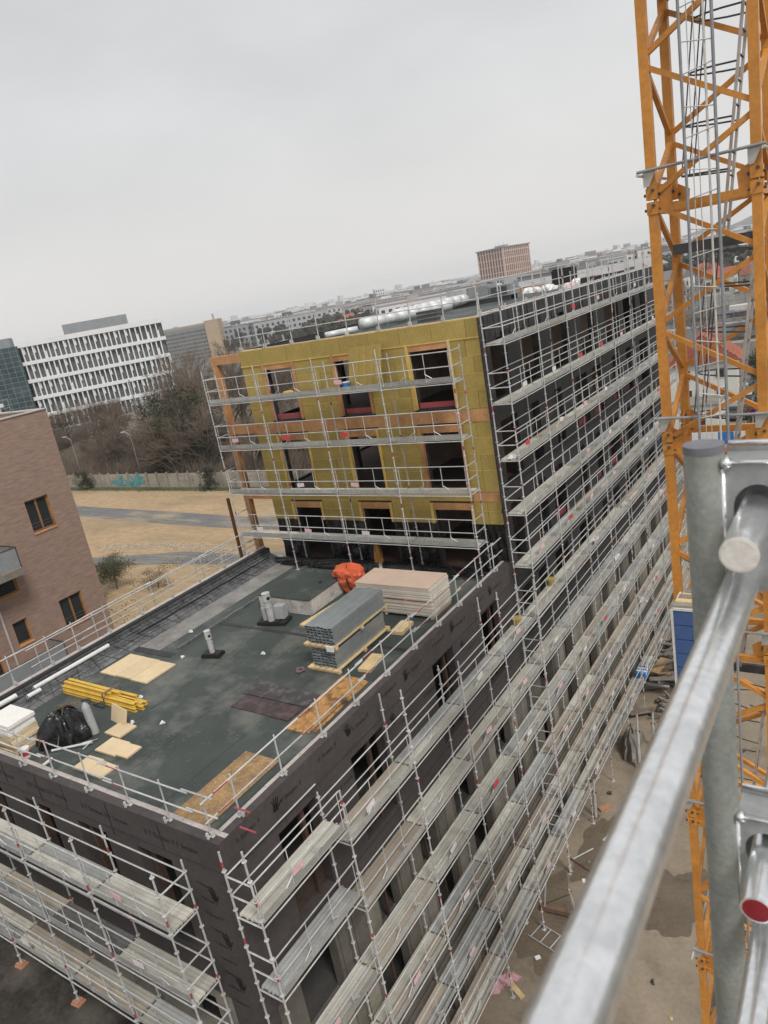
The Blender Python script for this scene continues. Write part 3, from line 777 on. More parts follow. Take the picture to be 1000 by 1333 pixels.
part('back_wall', MB().box(TX0+.2, TY1-.3, 0, -.3, TY1, TZ), 'membrane_dark', tb)
# long side
rnd = random.Random(21); sh = []
for z in (19.6, 16.5, 13.4, 10.3):
    u = TY0+.7
    while u < TY1-2.5:
        wd = rnd.choice((.95, 1.15, 1.6)) if z < 19 else rnd.choice((1.4, 1.9, 2.4)); sh.append((u, u+wd, z, z+(2.35 if z > 12 else 2.0))); u += wd+rnd.uniform(.7, 1.9)
part('side_wall', wall_holes(TY0+.331, TY1, 8.9, TZ, sh, .3), 'membrane_dark', tb, E_SIDE)
part('corner_wrap', MB().box(-.018, TY0-.01, 13.77, .02, TY0+.33, TZ), 'membrane_dark', tb)
part('corner_post', MB().box(-.3, TY0, 0, -.001, TY0+.33, 13.76), 'membrane_dark', tb)
low_side(TY0+.331, TY1, tb)
for a, b, c, d in sh:
    if rnd.random() < .6: part('timber_post', MB().box(a+.1, .1, c, a+.28, .24, d), 'interior_wood', tb, E_SIDE)
    if rnd.random() < .35: part('guard_board', MB().box(a, .2, c+.02, b, .23, c+.3), 'red_tape', tb, E_SIDE, 'red guard board at an opening foot')
u = TY0+.4
while u < TY1:
    wd = rnd.uniform(.35, .9)
    part('loose_strip', MB().box(u, -.02-rnd.random()*.02, 21.98-rnd.random()*.5, u+wd-.05, -.004, TZ-.02), 'membrane_dark', tb, E_SIDE); u += wd
for z in (13.0, 16.1, 19.2): part('storey_band', MB().box(TY0+.34, -.03, z, TY1-.01, -.004, z+.26), 'membrane_dark', tb, E_SIDE)
for k in range(10): put(tA, tb, TY0+1.2+k*2.1, 12.6, 1, 0, .035, .8)
fl = MB()
for i in range(5):
    fl.quad((-.02, TY0-.02, 15.4+i*.22), (.16+.05*math.sin(i*2), TY0-.3-.08*math.cos(i*3), 15.35+i*.22), (.14+.05*math.sin(i*2+2), TY0-.28-.08*math.cos(i*3+3), 15.57+i*.22), (-.02, TY0-.02, 15.62+i*.22))
part('loose_flap', fl, 'membrane', tb)
# roof edges and felt
for i in range(9): part('coping', MB().box(TX0+i*1.238+.005, TY0+.02, TZ+.002, TX0+(i+1)*1.238-.005, TY0+.34, TZ+.04), 'lumber_pale', tb)
part('coping', MB().box(-.31, TY0+.345, TZ+.002, -.02, TY1, TZ+.035), 'coping_metal', tb)
part('coping', MB().box(TX0+.01, TY0+.345, TZ+.002, TX0+.2, TY1, TZ+.05), 'black_rubber', tb)
for i in range(10):
    a = TX0+.22+i*1.06; part('felt_strip', MB().box(a, TY0+.345, 22.301, min(a+1.09, -.32), TY1-.31, 22.36-.006*(i % 2)), 'roof_felt', tb)
# timber balcony frame on the left
fr = MB
part('frame_post', MB().box(-12.9, TY0+.02, GZ, -12.62, TY0+.3, 22.2), 'lumber_orange', tb)
for z0_, z1_, x0_ in ((22.2, 22.56, -12.95), (19.12, 19.5, -12.62), (16.1, 16.45, -12.62)):
    part('frame_beam', MB().box(x0_, TY0+.022, z0_, TX0-.003, TY0+.298, z1_), 'lumber_orange', tb)

# ================================================================== SCAFFOLDS
def standard_mb(h, seed):
    mb = MB(); mb.tube((0, 0, 0), (0, 0, h), .0242, 6)
    z = .35
    while z < h: 
        mb.tube((0, 0, z), (0, 0, z+.014), .058, 6); z += .5
    rnd = random.Random(seed); mb.m = 1
    z = rnd.uniform(.6, 1.6)
    while z < h-.4:
        mb.tube((0, 0, z), (0, 0, z+.16), .0265, 6, cap=False); z += rnd.choice((2.0, 2.0, 4.0))
    mb.m = 0
    return mb
def plank_mb(l):
    mb = MB(); prof = [(-.157, -.055), (.157, -.055), (.157, 0), (.115, 0), (.105, -.009), (.065, -.009), (.055, 0), (.015, 0), (.005, -.009), (-.035, -.009), (-.045, 0), (-.085, 0), (-.095, -.009), (-.125, -.009), (-.135, 0), (-.157, 0)]
    mb.prism(prof, .045, l-.045, lambda x, y, z: (z, x, y))
    mb.box(.005, -.12, -.03, .05, -.08, .012).box(.005, .08, -.03, .05, .12, .012).box(l-.05, -.12, -.03, l-.005, -.08, .012).box(l-.05, .08, -.03, l-.005, .12, .012)
    return mb
def frame_mb(l):
    """guard-rail frame: two rails, two upright tubes and bent feet"""
    mb = MB(); r = .019
    mb.tube((.02, 0, 1.0), (l-.02, 0, 1.0), r, 5).tube((.02, 0, .5), (l-.02, 0, .5), r, 5)
    mb.tube((.1, 0, 0), (.1, 0, 1.02), .013, 4).tube((l-.1, 0, 0), (l-.1, 0, 1.02), .013, 4)
    for u, s in ((l*.36, 1), (l*.64, -1)):
        mb.tube((u, 0, 0), (u, 0, .5), .010, 4)
        mb.path([(u, 0, 1.0), (u, 0, .5), (u+s*.02, 0, .30), (u-s*.30, .02, .10), (u-s*.75, .02, .0)], .015, 4)
    return mb
TRANS = lambda w_: MB().tube((0, 0, 0), (0, -w_, 0), .021, 5)
def scaffold(name, label, ox, oy, rz, nodes, zb, ztop, levels, w_=.73, inner=(), braces=(), ends=(0, 1), base=True, dz0=0.0, dark=(), bmat='galvanised'):
    """local x along the wall, local -y away from it; levels: list of z, or a function(bay)->list"""
    s = thing(name, label, 'scaffold', (ox, oy, 0), rz)
    lv = levels if callable(levels) else (lambda b: levels)
    for i, u in enumerate(nodes):
        zi, zo = zb(i) if callable(zb) else zb, zb(i) if callable(zb) else zb
        top = ztop(i) if callable(ztop) else ztop
        for y_ in (0, -w_):
            t_ = top + (.25 if y_ else 0)
            part('standard', standard_mb(t_-zi, i*2+int(y_ < 0)), ['galvanised', 'red_tape'], s, T(u, y_, zi))
            if base:
                part('base_plate', MB().box(-.075, -.075, 0, .075, .075, .012).tube((0, 0, .012), (0, 0, .16), .035, 6), 'galvanised', s, T(u, y_, zi))
    by = {}
    for i in range(len(nodes)-1):
        l = round(nodes[i+1]-nodes[i], 3); by.setdefault(l, []).append(i)
    rnd = random.Random(len(label))
    sgn = {'label_white': [], 'label_pink': [], 'label_red': []}
    trs = []
    for i, u in enumerate(nodes):
        zz = set()
        if i < len(nodes)-1: zz |= set(lv(i))
        if i > 0: zz |= set(lv(i-1))
        for z in zz:
            trs.append(T(u, 0, z-.07))
    for l, idx in by.items():
        pls = []; drk = []; frs = []; toes = []; inn = []
        for i in idx:
            for z in lv(i):
                for y_ in (-.19, -.52):
                    (drk if (i, round(z, 2)) in dark else pls).append(T(nodes[i], y_-(.02 if rnd.random() < .1 else 0), z+rnd.uniform(-.004, .004)))
                frs.append(T(nodes[i], -w_+.03, z)); toes.append(T(nodes[i], -w_+.045, z+.002))
                if inner == 'all' or (i, round(z, 2)) in inner: inn += [T(nodes[i], 0, z+.5), T(nodes[i], 0, z+1.0)]
                m_ = 'label_red' if rnd.random() < .13 else ('label_pink' if rnd.random() < .55 else 'label_white')
                if rnd.random() < .62: sgn[m_].append(T(nodes[i]+l*.36+rnd.uniform(-.2, .25), -w_-.0, z+.28) @ Matrix.Rotation(rnd.uniform(-.12, .12), 4, 'Y'))
        kinds = {'deck_steel': [], 'deck_grey': [], 'deck_brown': []}
        for m in pls:
            lowf = max(0, min(1, (9-m.translation.z)/6)); k_ = rnd.random()
            kinds['deck_brown' if k_ < .12+.4*lowf else ('deck_grey' if k_ < .45+.3*lowf else 'deck_steel')].append(m)
        for m_, ms in kinds.items(): emit(s, 'deck_plank', plank_mb(l), m_, ms)
        emit(s, 'deck_plank', plank_mb(l), 'deck_dark', drk)
        emit(s, 'guardrail_frame', frame_mb(l), 'galvanised', frs)
        emit(s, 'toe_board', MB().box(.03, -.012, 0, l-.03, .012, .15), 'toe_board', toes)
        emit(s, 'ledger', MB().tube((.0, 0, 0), (l, 0, 0), .018, 5), 'galvanised', [m @ T(0, -.03, -.09) for m in frs])
        emit(s, 'inner_rail', MB().tube((.0, 0, 0), (l, 0, 0), .02, 5), 'galvanised', inn)
    emit(s, 'transom', TRANS(w_), 'galvanised', trs)
    for m_, ms in sgn.items():
        emit(s, 'load_sign', MB().box(-.18, -.012, 0, .18, -.002, .16), m_, ms)
    e_ = []
    for k, u in ((0, nodes[0]), (1, nodes[-1])):
        if k in ends:
            for z in lv(0 if k == 0 else len(nodes)-2): e_ += [T(u, 0, z+.5), T(u, 0, z+1.0)]
    emit(s, 'end_rail', TRANS(w_), 'galvanised', e_)
    for (i, z, d_) in braces:
        a, b = nodes[i], nodes[i+1]
        if d_ < 0: a, b = b, a
        part('brace', MB().tube((a, -w_-.04, z), (b, -w_-.04, z+2.0), .021, 5), 'galvanised', s)
    return s
# along the low wing, east side (five bays)
nodes = [-.2+3.03*i for i in range(5)]+[14.87]
lvE = [11.73-2*k for k in range(6)]
def lev_low(b): return [z+.5 for z in lvE[:2]]+lvE[2:] if b == 0 else lvE
inn = {(b, round(z, 2)) for b in range(5) for z in lev_low(b)[:1]}
scaffold('scaffold', 'steel scaffold along the long side of the low wing with weathered grey decks', .25, 0, math.pi/2, nodes, .0, lambda i: 13.85 if i % 2 == 0 else 13.0, lev_low, inner=inn, ends=(0,))
# along the tall block, east side
nodesT = [14.95+3.03*i for i in range(9)]
lvT = [21.73-2*k for k in range(11)]
scaffold('scaffold', 'long steel scaffold along the tall block with many rows of decks', .25, 0, math.pi/2, nodesT, 0.0, lambda i: 23.4 if i < 8 else 21.0, lambda b: lvT if b < 7 else lvT[1:], inner={(b, round(z, 2)) for b in range(14) for z in lvT[:7]}, ends=(0,))
# front of the low wing
nodesF = [-12.25, -9.45, -6.63, -3.82, -.98]
lvF = [11.97, 9.97]
scaffold('scaffold', 'steel scaffold on the front of the low wing standing on the wet podium', 0, -.3, 0, nodesF, 7.13, lambda i: 13.3, lambda b: [11.97, 9.97, 7.97], inner='all', ends=(1,), dark={(2, 9.97)})
# front of the tall block
nodesY = [-12.5, -9.55, -6.55, -3.6, -.65]
scaffold('scaffold', 'light scaffold in front of the yellow insulation wall with four decks', 0, 14.88, 0, nodesY, lambda i: GZ if i == 0 else RZ_+.005, lambda i: 21.85, [20.73, 18.73, 16.73, 14.73], ends=(0, 1))
# orange foot blocks on the podium
for i, (x, y) in enumerate([(-9.45, -1.03), (-6.63, -1.03), (-3.82, -1.03), (-12.25, -1.03)]):
    solid('foot_block', ['orange foot block under the second standard from the left on the podium', 'orange foot block under the middle front standard on the podium', 'orange foot block under the front standard nearest the corner', 'orange foot block under the leftmost front standard'][i], 'foot block',
          MB().box(-.16, -.13, -.0, .16, .13, .045).box(-.12, -.1, .045, .12, -.03, .11).box(-.12, .03, .045, .12, .1, .11), 'foam_pallet', (x, y-.02, 7.085+.036), .1, 'foot blocks on the podium')

# ================================================================== ROOF-EDGE GUARDRAILS
def edge_rail(name, label, P0, P1, stations, h=1.0, tilt=(0, 0), tape=False, extra=0.15):
    P0 = Vector(P0); P1 = Vector(P1); d = (P1-P0); l = d.length; rz = math.atan2(d.y, d.x)
    o = thing(name, label, 'guardrail', P0, rz)
    for s in stations:
        tx = tilt[0]
        pm = MB().tube((s, 0, 0), (s+.02, tx, h+.08), .021, 6)
        pp = part('rail_post', pm, 'galvanised', o)
        part('clamp', MB().box(s-.06, -.04, .0, s+.06, .04, .02).box(s-.025, -.13, .02, s+.025, -.09, .17).tube((s-.07, -.11, .09), (s+.07, -.11, .09), .012, 5).box(s-.03, -.03, .02, s+.03, .03, .12), 'galvanised', pp)
    for z in (.52, 1.0):
        mb = MB(); a = -extra
        while a < l:
            b = min(a+3.1, l+extra); y_ = tilt[0]*z/h + (.03 if int(a) % 2 else -.03)
            mb.m = 0; mb.tube((a, y_, z*h), (b, y_, z*h+.01), .02, 6)
            if tape:
                mb.m = 1
                for q in (a+.35, a+1.6): mb.tube((q, y_, z*h), (q+.45, y_, z*h), .0215, 6, cap=False)
            a = b+.02 if b >= l else b-.25
        part('rail', mb, ['galvanised', 'red_tape'], o)
    return o
edge_rail('edge_guardrail', 'roof-edge guardrail with red-taped rails along the front parapet of the low wing', (-12.2, .14, 13.77), (-.15, .14, 13.77), [.2, 1.6, 3.1, 4.75, 6.15, 7.65, 9.15, 10.55, 11.9], tape=True)
edge_rail('edge_guardrail', 'roof-edge guardrail along the long side parapet of the low wing', (-.16, .1, 13.77), (-.16, 14.8, 13.77), [.75, 2.2, 3.75, 5.2, 6.75, 8.3, 9.8, 11.25, 12.75, 14.1], tape=True)
edge_rail('edge_guardrail', 'roof-edge guardrail along the left parapet of the low wing', (-12.37, .2, 13.8), (-12.37, 15.0, 13.8), [.5, 1.5, 2.55, 3.95, 5.0, 6.35, 7.85, 9.4, 10.9, 12.4, 13.9])
edge_rail('edge_guardrail', 'outer guardrail of the far scaffold beyond the left parapet', (-13.3, 4, 13.0), (-13.3, 15.6, 13.0), [0.2, 2.6, 5.4, 8.2, 10.8], h=1.35)
edge_rail('edge_guardrail', 'thin guardrail on the roof edge above the yellow wall', (-11.1, 15.3, 22.645), (-.2, 15.3, 22.645), [.1, 1.45, 2.9, 4.25, 5.65, 7.1, 8.45, 9.8], h=1.05)
edge_rail('edge_guardrail', 'guardrail along the long roof edge of the tall block', (-.17, 15.5, 22.64), (-.17, 38.6, 22.64), [.2+2.02*i for i in range(12)], h=1.05)
solid('timber_pole', 'dark slender pole standing beyond the far left roof corner', 'pole', MB().bar((0, 0, 0), (.1, 0, 11.4), .11, .11), 'crane_dark', (-13.15, 14.4, GZ))

# ================================================================== THINGS ON THE LOW ROOF
F = RZ_ + .006
def slab(name, label, cat, x0, y0, x1, y1, h, m, rz=0.0, z=F, group=None, notch=None):
    cx, cy = (x0+x1)/2, (y0+y1)/2; w2, d2 = (x1-x0)/2, (y1-y0)/2
    mb = MB()
    if notch: mb.prism([(-w2, -d2), (notch*w2, -d2), (notch*w2, -d2+.05), (w2, -d2+.05), (w2, d2-.04), (w2*.2, d2-.04), (w2*.2, d2), (-w2, d2)], 0, h)
    else: mb.box(-w2, -d2, 0, w2, d2, h)
    return solid(name, label, cat, mb, m, (cx, cy, z), rz, group)
slab('osb_board', 'orange chipboard sheet with black stains lying by the long side parapet', 'board', -2.05, 4.38, -1.36, 7.2, .02, 'osb', .015)
slab('osb_board', 'narrow orange chipboard strip lying beside the stained chipboard sheet', 'board', -1.32, 4.42, -1.17, 7.15, .022, 'osb', -.01)
slab('osb_board', 'thin orange chipboard offcut nearest the long side guardrail', 'board', -1.14, 4.5, -1.03, 7.1, .02, 'osb', .02)
slab('osb_board', 'dull brown chipboard sheet lying near the front corner of the roof', 'board', -2.38, .72, -1.2, 3.2, .022, 'osb_dull', -.01)
slab('plywood_sheet', 'worn grey-black film-faced sheet, upper of the two dark sheets on the roof', 'board', -4.62, 5.42, -2.1, 6.1, .02, 'board_grey', -.01, F+.004)
slab('plywood_sheet', 'worn maroon film-faced sheet, lower of the two dark sheets on the roof', 'board', -4.42, 4.72, -2.15, 5.38, .02, 'board_maroon', -.02)
pb = thing('insulation_panel', 'large square of pale cream boards laid flat in the middle left of the roof', 'board', (-9.65, 5.52, F), -.01)
for i, (a, b, h) in enumerate(((-1.24, -.42, .055), (-.41, .42, .06), (.43, 1.24, .052))): part('board', MB().box(a, -.65+.03*(i == 1), 0, b, .65-.02*i, h), 'board_pale', pb)
slab('insulation_panel', 'single pale cream board lying flat on the roof, middle of the small ones', 'board', -6.82, 1.73, -5.5, 2.34, .05, 'board_pale', .02, notch=.3)
slab('insulation_panel', 'pale cream board lying close to the front parapet, its left half', 'board', -6.72, .94, -6.1, 1.5, .05, 'board_pale', .03)
slab('insulation_panel', 'pale cream board lying close to the front parapet, its right half', 'board', -6.08, .92, -5.47, 1.46, .05, 'board_pale', -.02)
slab('insulation_panel', 'short pale cream board under the leaning one beside the gas cylinder', 'board', -7.3, 2.4, -6.58, 3.0, .05, 'board_pale', -.03)
o = solid('insulation_panel', 'pale cream board propped on edge behind the short one', 'board', MB().box(-.42, -.025, 0, .42, .025, .5), 'board_pale', (-7.35, 2.93, F), -.16); o.rotation_euler.x = -.35
# yellow timber beams
bm_i = 0
for layer, ys_, z0 in ((0, (3.58, 3.69, 3.80, 3.91, 4.02), F), (1, (3.62, 3.74, 3.86, 3.98), F+.125), (2, (3.70, 3.86), F+.25)):
    for k, y in enumerate(ys_):
        l = random.uniform(3.5, 4.0) if layer == 0 else (random.uniform(2.6, 3.8) if layer == 1 else random.uniform(2.2, 2.8))
        mb = MB().box(0, -.05, 0, l, .05, .03).box(0, -.05, .09, l, .05, .12).box(0.01, -.018, .03, l-.01, .018, .09)
        solid('timber_beam', ['long yellow timber joist in the bottom layer of the strapped bundle', 'yellow timber joist in the middle layer of the strapped bundle', 'short yellow timber joist on top of the strapped bundle'][layer], 'beam', mb, 'beam_yellow', (-11.1+random.uniform(0, .12), y, z0), random.uniform(-.012, .012)-.01, 'yellow joists in the strapped bundle')
solid('bundle_strap', 'brown strap holding the yellow timber joists together', 'strap', MB().box(-.03, -.36, -.0, .03, -.345, .42).box(-.03, .3, 0, .03, .315, .42).box(-.03, -.36, .42, .03, .315, .432), 'rope', (-8.7, 3.82, F))
for i, (x, y) in enumerate([(-9.9, 3.5), (-9.2, 3.45)]):
    solid('steel_offcut', ['bent grey steel offcut under the left part of the joist bundle', 'grey steel offcut under the middle of the joist bundle'][i], 'offcut', MB().bar((0, 0, .03), (.5, -.12, .04), .09, .05).bar((.1, -.1, .08), (.4, .05, .1), .03, .03), 'dark_steel', (x, y-.05, F), .2*i)
# foam slabs
for k in range(9):
    top = k >= 6
    mb = MB().box(-.62, -.42, 0, .62, .42, .1)
    solid('foam_slab', ('white foam slab, number %s from the top of the stack at the front left roof corner' % ['three', 'two', 'one'][k-6]) if top else 'cream foam slab in the lower part of the stack at the front left corner', 'insulation slab', mb, 'foam_white' if top else 'foam_cream',
          (-9.72+random.uniform(-.05, .05), 1.12+random.uniform(-.03, .03), F+k*.108), random.uniform(-.05, .05), 'foam slabs stacked at the roof corner')
def crumple(seed, rx, ry, h, n=26, m=14, amp=.1):
    """a sheet thrown over a heap, reaching the ground all round"""
    rnd = random.Random(seed); ph = [rnd.uniform(0, 6.28) for _ in range(9)]; mb = MB()
    def P(i, j):
        a = 2*math.pi*i/n; t = j/m
        rad = (1.0-t**1.7)*(1+amp*math.sin(3*a+ph[0])+.6*amp*math.sin(7*a+ph[1]+4*t)+.5*amp*math.sin(11*a+ph[2]-7*t))
        z = h*(min(1, (t*1.35))**.8)*(1+.5*amp*math.sin(5*a+ph[3])*t) + amp*.3*math.sin(9*a+ph[4]+9*t)*t*(1-t)
        e = .72
        c, s2 = math.cos(a), math.sin(a)
        return (rx*rad*math.copysign(abs(c)**e, c), ry*rad*math.copysign(abs(s2)**e, s2), max(z, 0))
    mb.pts([P(i, j) for j in range(m+1) for i in range(n)])
    for j in range(m):
        for i in range(n):
            k = (i+1) % n; mb.face(j*n+i, j*n+k, (j+1)*n+k, (j+1)*n+i)
    return mb
bb = solid('wrapped_pallet', 'pallet load wrapped in glossy black plastic film beside the white foam', 'wrapped load', crumple(4, .72, .68, .82, 44, 20, .15), 'black_film', (-8.45, 1.95, F), .2)
part('strap', MB().bar((.35, -.70, .15), (.1, .1, .98), .03, .015), 'leaf_olive', bb)
part('strap_buckle', MB().bar((-.1, .1, .93), (.5, .25, .96), .05, .03).bar((0, -.1, .95), (.3, .3, .98), .03, .03), 'rust', bb)
gc = thing('gas_cylinder', 'tall grey gas cylinder standing next to the black wrapped pallet', 'gas cylinder', (-7.62, 2.32, F)); gc.rotation_euler = (R(-2), R(-9), 0)
mb = MB(); 
for (r0, z0), (r1, z1) in zip([(.115, 0), (.12, .03), (.12, .85), (.09, .93), (.05, .98)], [(.12, .03), (.12, .85), (.09, .93), (.05, .98), (.03, 1.02)]): mb.tube((0, 0, z0), (0, 0, z1), r0, 14, r1, False)
part('body', mb, 'grey_plastic', gc, smooth=True); part('valve', MB().tube((0, 0, 1.0), (0, 0, 1.1), .03, 6).tube((-.05, 0, 1.07), (.06, 0, 1.07), .018, 6), 'dark_steel', gc)
tor = thing('roofing_torch', 'silver roofing torch with a tube lying in front of the black film', 'torch', (-7.7, 1.55, F), .65)
part('tube', MB().tube((-.55, 0, .05), (.35, 0, .06), .035, 8).tube((.35, 0, .06), (.62, .02, .07), .05, 8), 'duct_silver', tor); part('handle', MB().tube((-.75, -.05, .05), (-.52, 0, .05), .025, 6), 'black_rubber', tor)
part('stand', MB().path([(.4, -.2, .02), (.62, -.02, .12), (.7, .2, .02), (.45, .1, .02)], .012, 5), 'galvanised', tor)
solid('white_tube', 'short white tube lying between the black film and the cream boards', 'tube', MB().tube((0, 0, .05), (.05, -.36, .05), .045, 8), 'pipe_white', (-7.75, .98, F))
bu = thing('bucket', 'white bucket with a red band beside the foam stack', 'bucket', (-8.72, .78, F))
part('body', MB().tube((0, 0, 0), (0, 0, .3), .12, 14, .145), 'white_plastic', bu); part('band', MB().tube((0, 0, .1), (0, 0, .22), .132, 14, .1395, False), 'label_red', bu)
part('handle', MB().path([(.145, 0, .28), (.1, -.12, .22), (0, -.16, .2), (-.1, -.12, .22), (-.145, 0, .28)], .006, 4), 'dark_steel', bu)
for i, (a, b, z, r, lab) in enumerate([(3.05, 6.05, 13.585, .075, 'long white pipe lying along the left parapet'), (2.68, 3.15, 13.52, .075, 'short white pipe offcut below the end of the long pipe'), (1.55, 2.45, 13.68, .085, 'white pipe piece at the far left end of the parapet'), (.9, 1.4, 13.58, .07, 'white pipe offcut behind the white foam stack')]):
    pp = thing('white_pipe', lab, 'pipe', (-11.88 if i != 1 else -11.68, a, z)); l = b-a
    part('pipe', MB().tube((0, 0, 0), (0.02, l, 0), r, 12, cap=False).tube((0, l-.005, 0), (0, .005, 0), r*.9, 12, cap=False), 'pipe_white', pp, smooth=True)
    part('pipe_end', MB().tube((0, .02, 0), (0, .03, 0), r*.89, 12).tube((.02, l-.03, 0), (.02, l-.02, 0), r*.89, 12), 'black_rubber', pp)
def vent(x, y, h, r, label, second=False, rz=0.0):
    o = thing('roof_vent', label, 'roof vent', (x, y, F), rz)
    part('base_tray', MB().box(-.36, -.2, 0, .36, .2, .09).box(-.33, -.17, .09, .33, .17, .13), 'black_rubber', o)
    part('pipe', MB().tube((0, 0, .1), (0, 0, h-.3), r, 12).tube((0, 0, h*.55), (0, 0, h*.55+.03), r*1.12, 12), 'galvanised', o, smooth=False)
    c = part('cowl', MB().tube((0, 0, h-.3), (0, 0, h-.04), r*1.25, 12).tube((0, 0, h-.02), (0, 0, h), r*1.3, 12), 'galvanised', o)
    part('opening', MB().tube((r*1.0, -r*.7, h-.17), (r*1.15, -r*.85, h-.17), r*.55, 10), 'black_rubber', c)
    return o
vent(-7.5, 7.02, .95, .09, 'small silver roof vent on a black tray nearest the cream boards', rz=.25)
v2 = vent(-7.0, 9.55, 1.22, .12, 'larger silver roof vent pipe on a black tray in front of the concrete hatch', rz=.25)
part('side_pipe', MB().tube((-.27, .08, .1), (-.27, .08, .62), .1, 12), 'grey_plastic', v2)
part('fan_box', MB().box(.1, .1, .13, .5, .4, .62), 'grey_plastic', v2)
part('base_tray', MB().box(.361, -.2, 0, .62, .42, .11).box(-.55, -.15, 0, -.361, .3, .11), 'black_rubber', v2)
for i in range(4):
    solid('felt_sliver', 'grey insulation scrap standing against the parapet pipework', 'scrap', MB().prism([(-.06, 0), (.06, 0), (.08, .5), (-.03, .62)], 0, .03, lambda x, y, z: (x, z, y)), 'drape_sheet', (-8.15+i*.17, 11.6+i*.5, F), .5, 'scraps by the pipes')
ht = thing('roof_hatch', 'concrete roof upstand with a green felt lid in the middle of the roof', 'roof hatch', (-8.38, 10.48, 13.2))
part('upstand', MB().box(0, 0, 0, 2.5, 2.3, .62), 'upstand', ht); part('lid', MB().box(-.02, -.02, .621, 1.25, 2.32, .66).box(1.25, -.02, .621, 2.52, 2.32, .652), 'roof_felt', ht)
part('lid_ring', MB().tube((1.9, 1.5, .653), (1.9, 1.5, .665), .09, 10), 'black_rubber', ht)
slab('plank', 'pale plank lying between the concrete hatch and the steel studs', 'plank', -5.6, 9.6, -5.35, 12.0, .08, 'lumber_pale', -.12)
slab('plank', 'short thick pale offcut lying right of the steel stud pallet', 'plank', -1.78, 7.55, -1.35, 8.5, .1, 'lumber_pale', .1)
slab('plank', 'short pale offcut behind the far end of the steel stud pallet', 'plank', -2.05, 9.9, -1.6, 10.7, .12, 'lumber_pale', .05)
def pallet(label, x0, y0, x1, y1, z):
    o = thing('pallet', label, 'pallet', (x0, y0, z))
    w2, l = x1-x0, y1-y0
    for i in range(3): part('bearer', MB().box(0, i*(l-.12)/2, .0, w2, i*(l-.12)/2+.12, .08), 'lumber_pale', o)
    n = 5
    for i in range(n): part('plank', MB().box(i*w2/n+.02, -.05, .081, (i+1)*w2/n-.03, l+.05, .12+.006*(i % 2)), 'lumber_pale', o)
    return o
pallet('lower pale wooden pallet under the dark bundle of steel studs', -3.42, 7.22, -2.2, 10.15, F)
pallet('upper pale wooden pallet between the two bundles of steel studs', -3.45, 7.3, -2.2, 10.2, F+.77)
def studs(name, label, x0, y0, nx, nz, l, z, gap):
    o = thing(name, label, 'steel studs', (x0, y0, z))
    w2 = .145; h = .09; i_ = 0
    for k in range(nz):
        for i in range(nx):
            mb = MB(); x = i*(w2+.004)+random.uniform(-.004, .004); z0 = k*(h+.006)
            for y in (0,):
                mb.box(x, y, z0, x+w2, l, z0+.012).box(x, y, z0+.078, x+w2, l, z0+h).box(x, y+.002, z0+.012, x+.01, l-.002, z0+.078).box(x+w2-.01, y+.002, z0+.012, x+w2, l-.002, z0+.078)
            mb.m = 1; mb.box(x+.0101, .14, z0+.0121, x+w2-.0101, l-.14, z0+.0779)
            part('stud', mb, ['steel_stud', 'stud_dark'], o, T(0, random.uniform(-.03, .03), 0)); i_ += 1
    return o
studs('stud_bundle', 'lower bundle of galvanised steel studs between two pallets', -3.22, 7.32, 6, 6, 2.75, F+.132, 0)
studs('stud_bundle', 'upper bundle of bright galvanised steel studs on top of the pallets', -3.32, 7.35, 7, 6, 2.85, F+.902, 0)
slab('paper_label', 'white paper label stuck on the upper pallet corner', 'label', -2.5, 7.19, -2.24, 7.245, .17, 'white_plastic', 0, F+.76)
def board_stack(label, z, n, seed):
    o = thing('plasterboard_stack', label, 'board stack', (-4.12, 11.15, z)); rnd = random.Random(seed)
    for k in range(n):
        dx = rnd.uniform(-.012, .012); dy = rnd.uniform(-.012, .012)
        part('board', MB().box(dx, dy, k*.046, 3.04+dx, 1.32+dy, k*.046+.0445), 'plasterboard' if k < n-1 else 'plaster_top', o)
    return o
for i in range(4): solid('bearer_batten', 'wooden batten under the lower plasterboard stack', 'batten', MB().box(0, 0, 0, .1, 1.3, .09), 'lumber_pale', (-4.0+i*.93, 11.16, F), 0, 'battens under the plasterboard')
board_stack('lower stack of pale plasterboard sheets by the scaffold', F+.091, 11, 1)
for i in range(4): solid('bearer_batten', 'thin batten between the two plasterboard stacks', 'batten', MB().box(0, 0, 0, .09, 1.3, .05), 'lumber_pale', (-4.0+i*.93, 11.16, F+.598), 0, 'battens between the plasterboard')
board_stack('upper stack of plasterboard with a pinkish top sheet', F+.649, 11, 2)
from mathutils import noise as mnoise
def bulk_bag():
    mb = MB(); n, m = 48, 26
    def P(i, j):
        a = 2*math.pi*i/n; t = j/m
        prof = (.36+.20*math.sin(min(1, t*1.1)*1.7)) if t < .8 else (.56-.02)*max(0.0, 1-((t-.8)/.2)**2)**.5
        z = .98*min(1, t/.84) if t < .84 else .98+.06*(t-.84)/.16
        c, s_ = math.cos(a), math.sin(a); k = (abs(c)**3+abs(s_)**3)**(-1/3)
        p = Vector((c*k*prof*.95-.16*t*t, s_*k*prof*.8, z-.22*t*max(0, c)))
        d = mnoise.noise(p*5.0)*.075+abs(mnoise.noise(p*9.0+Vector((3, 1, 2))))*.05
        return p+Vector((c, s_, .25))*d*(.3+.7*min(1, t*3))
    mb.pts([P(i, j) for j in range(m+1) for i in range(n)])
    for j in range(m):
        for i in range(n):
            k = (i+1) % n; mb.face(j*n+i, j*n+k, (j+1)*n+k, (j+1)*n+i)
    return mb
_s = bulk_bag(); _s.add(crumple(10, .17, .14, .26, 24, 12, .3), T(-.52, -.05, .66))
ob = solid('orange_sack', 'bright orange crumpled bulk bag standing behind the steel studs', 'sack', _s, 'tarp_orange', (-5.5, 12.75, F), .3)
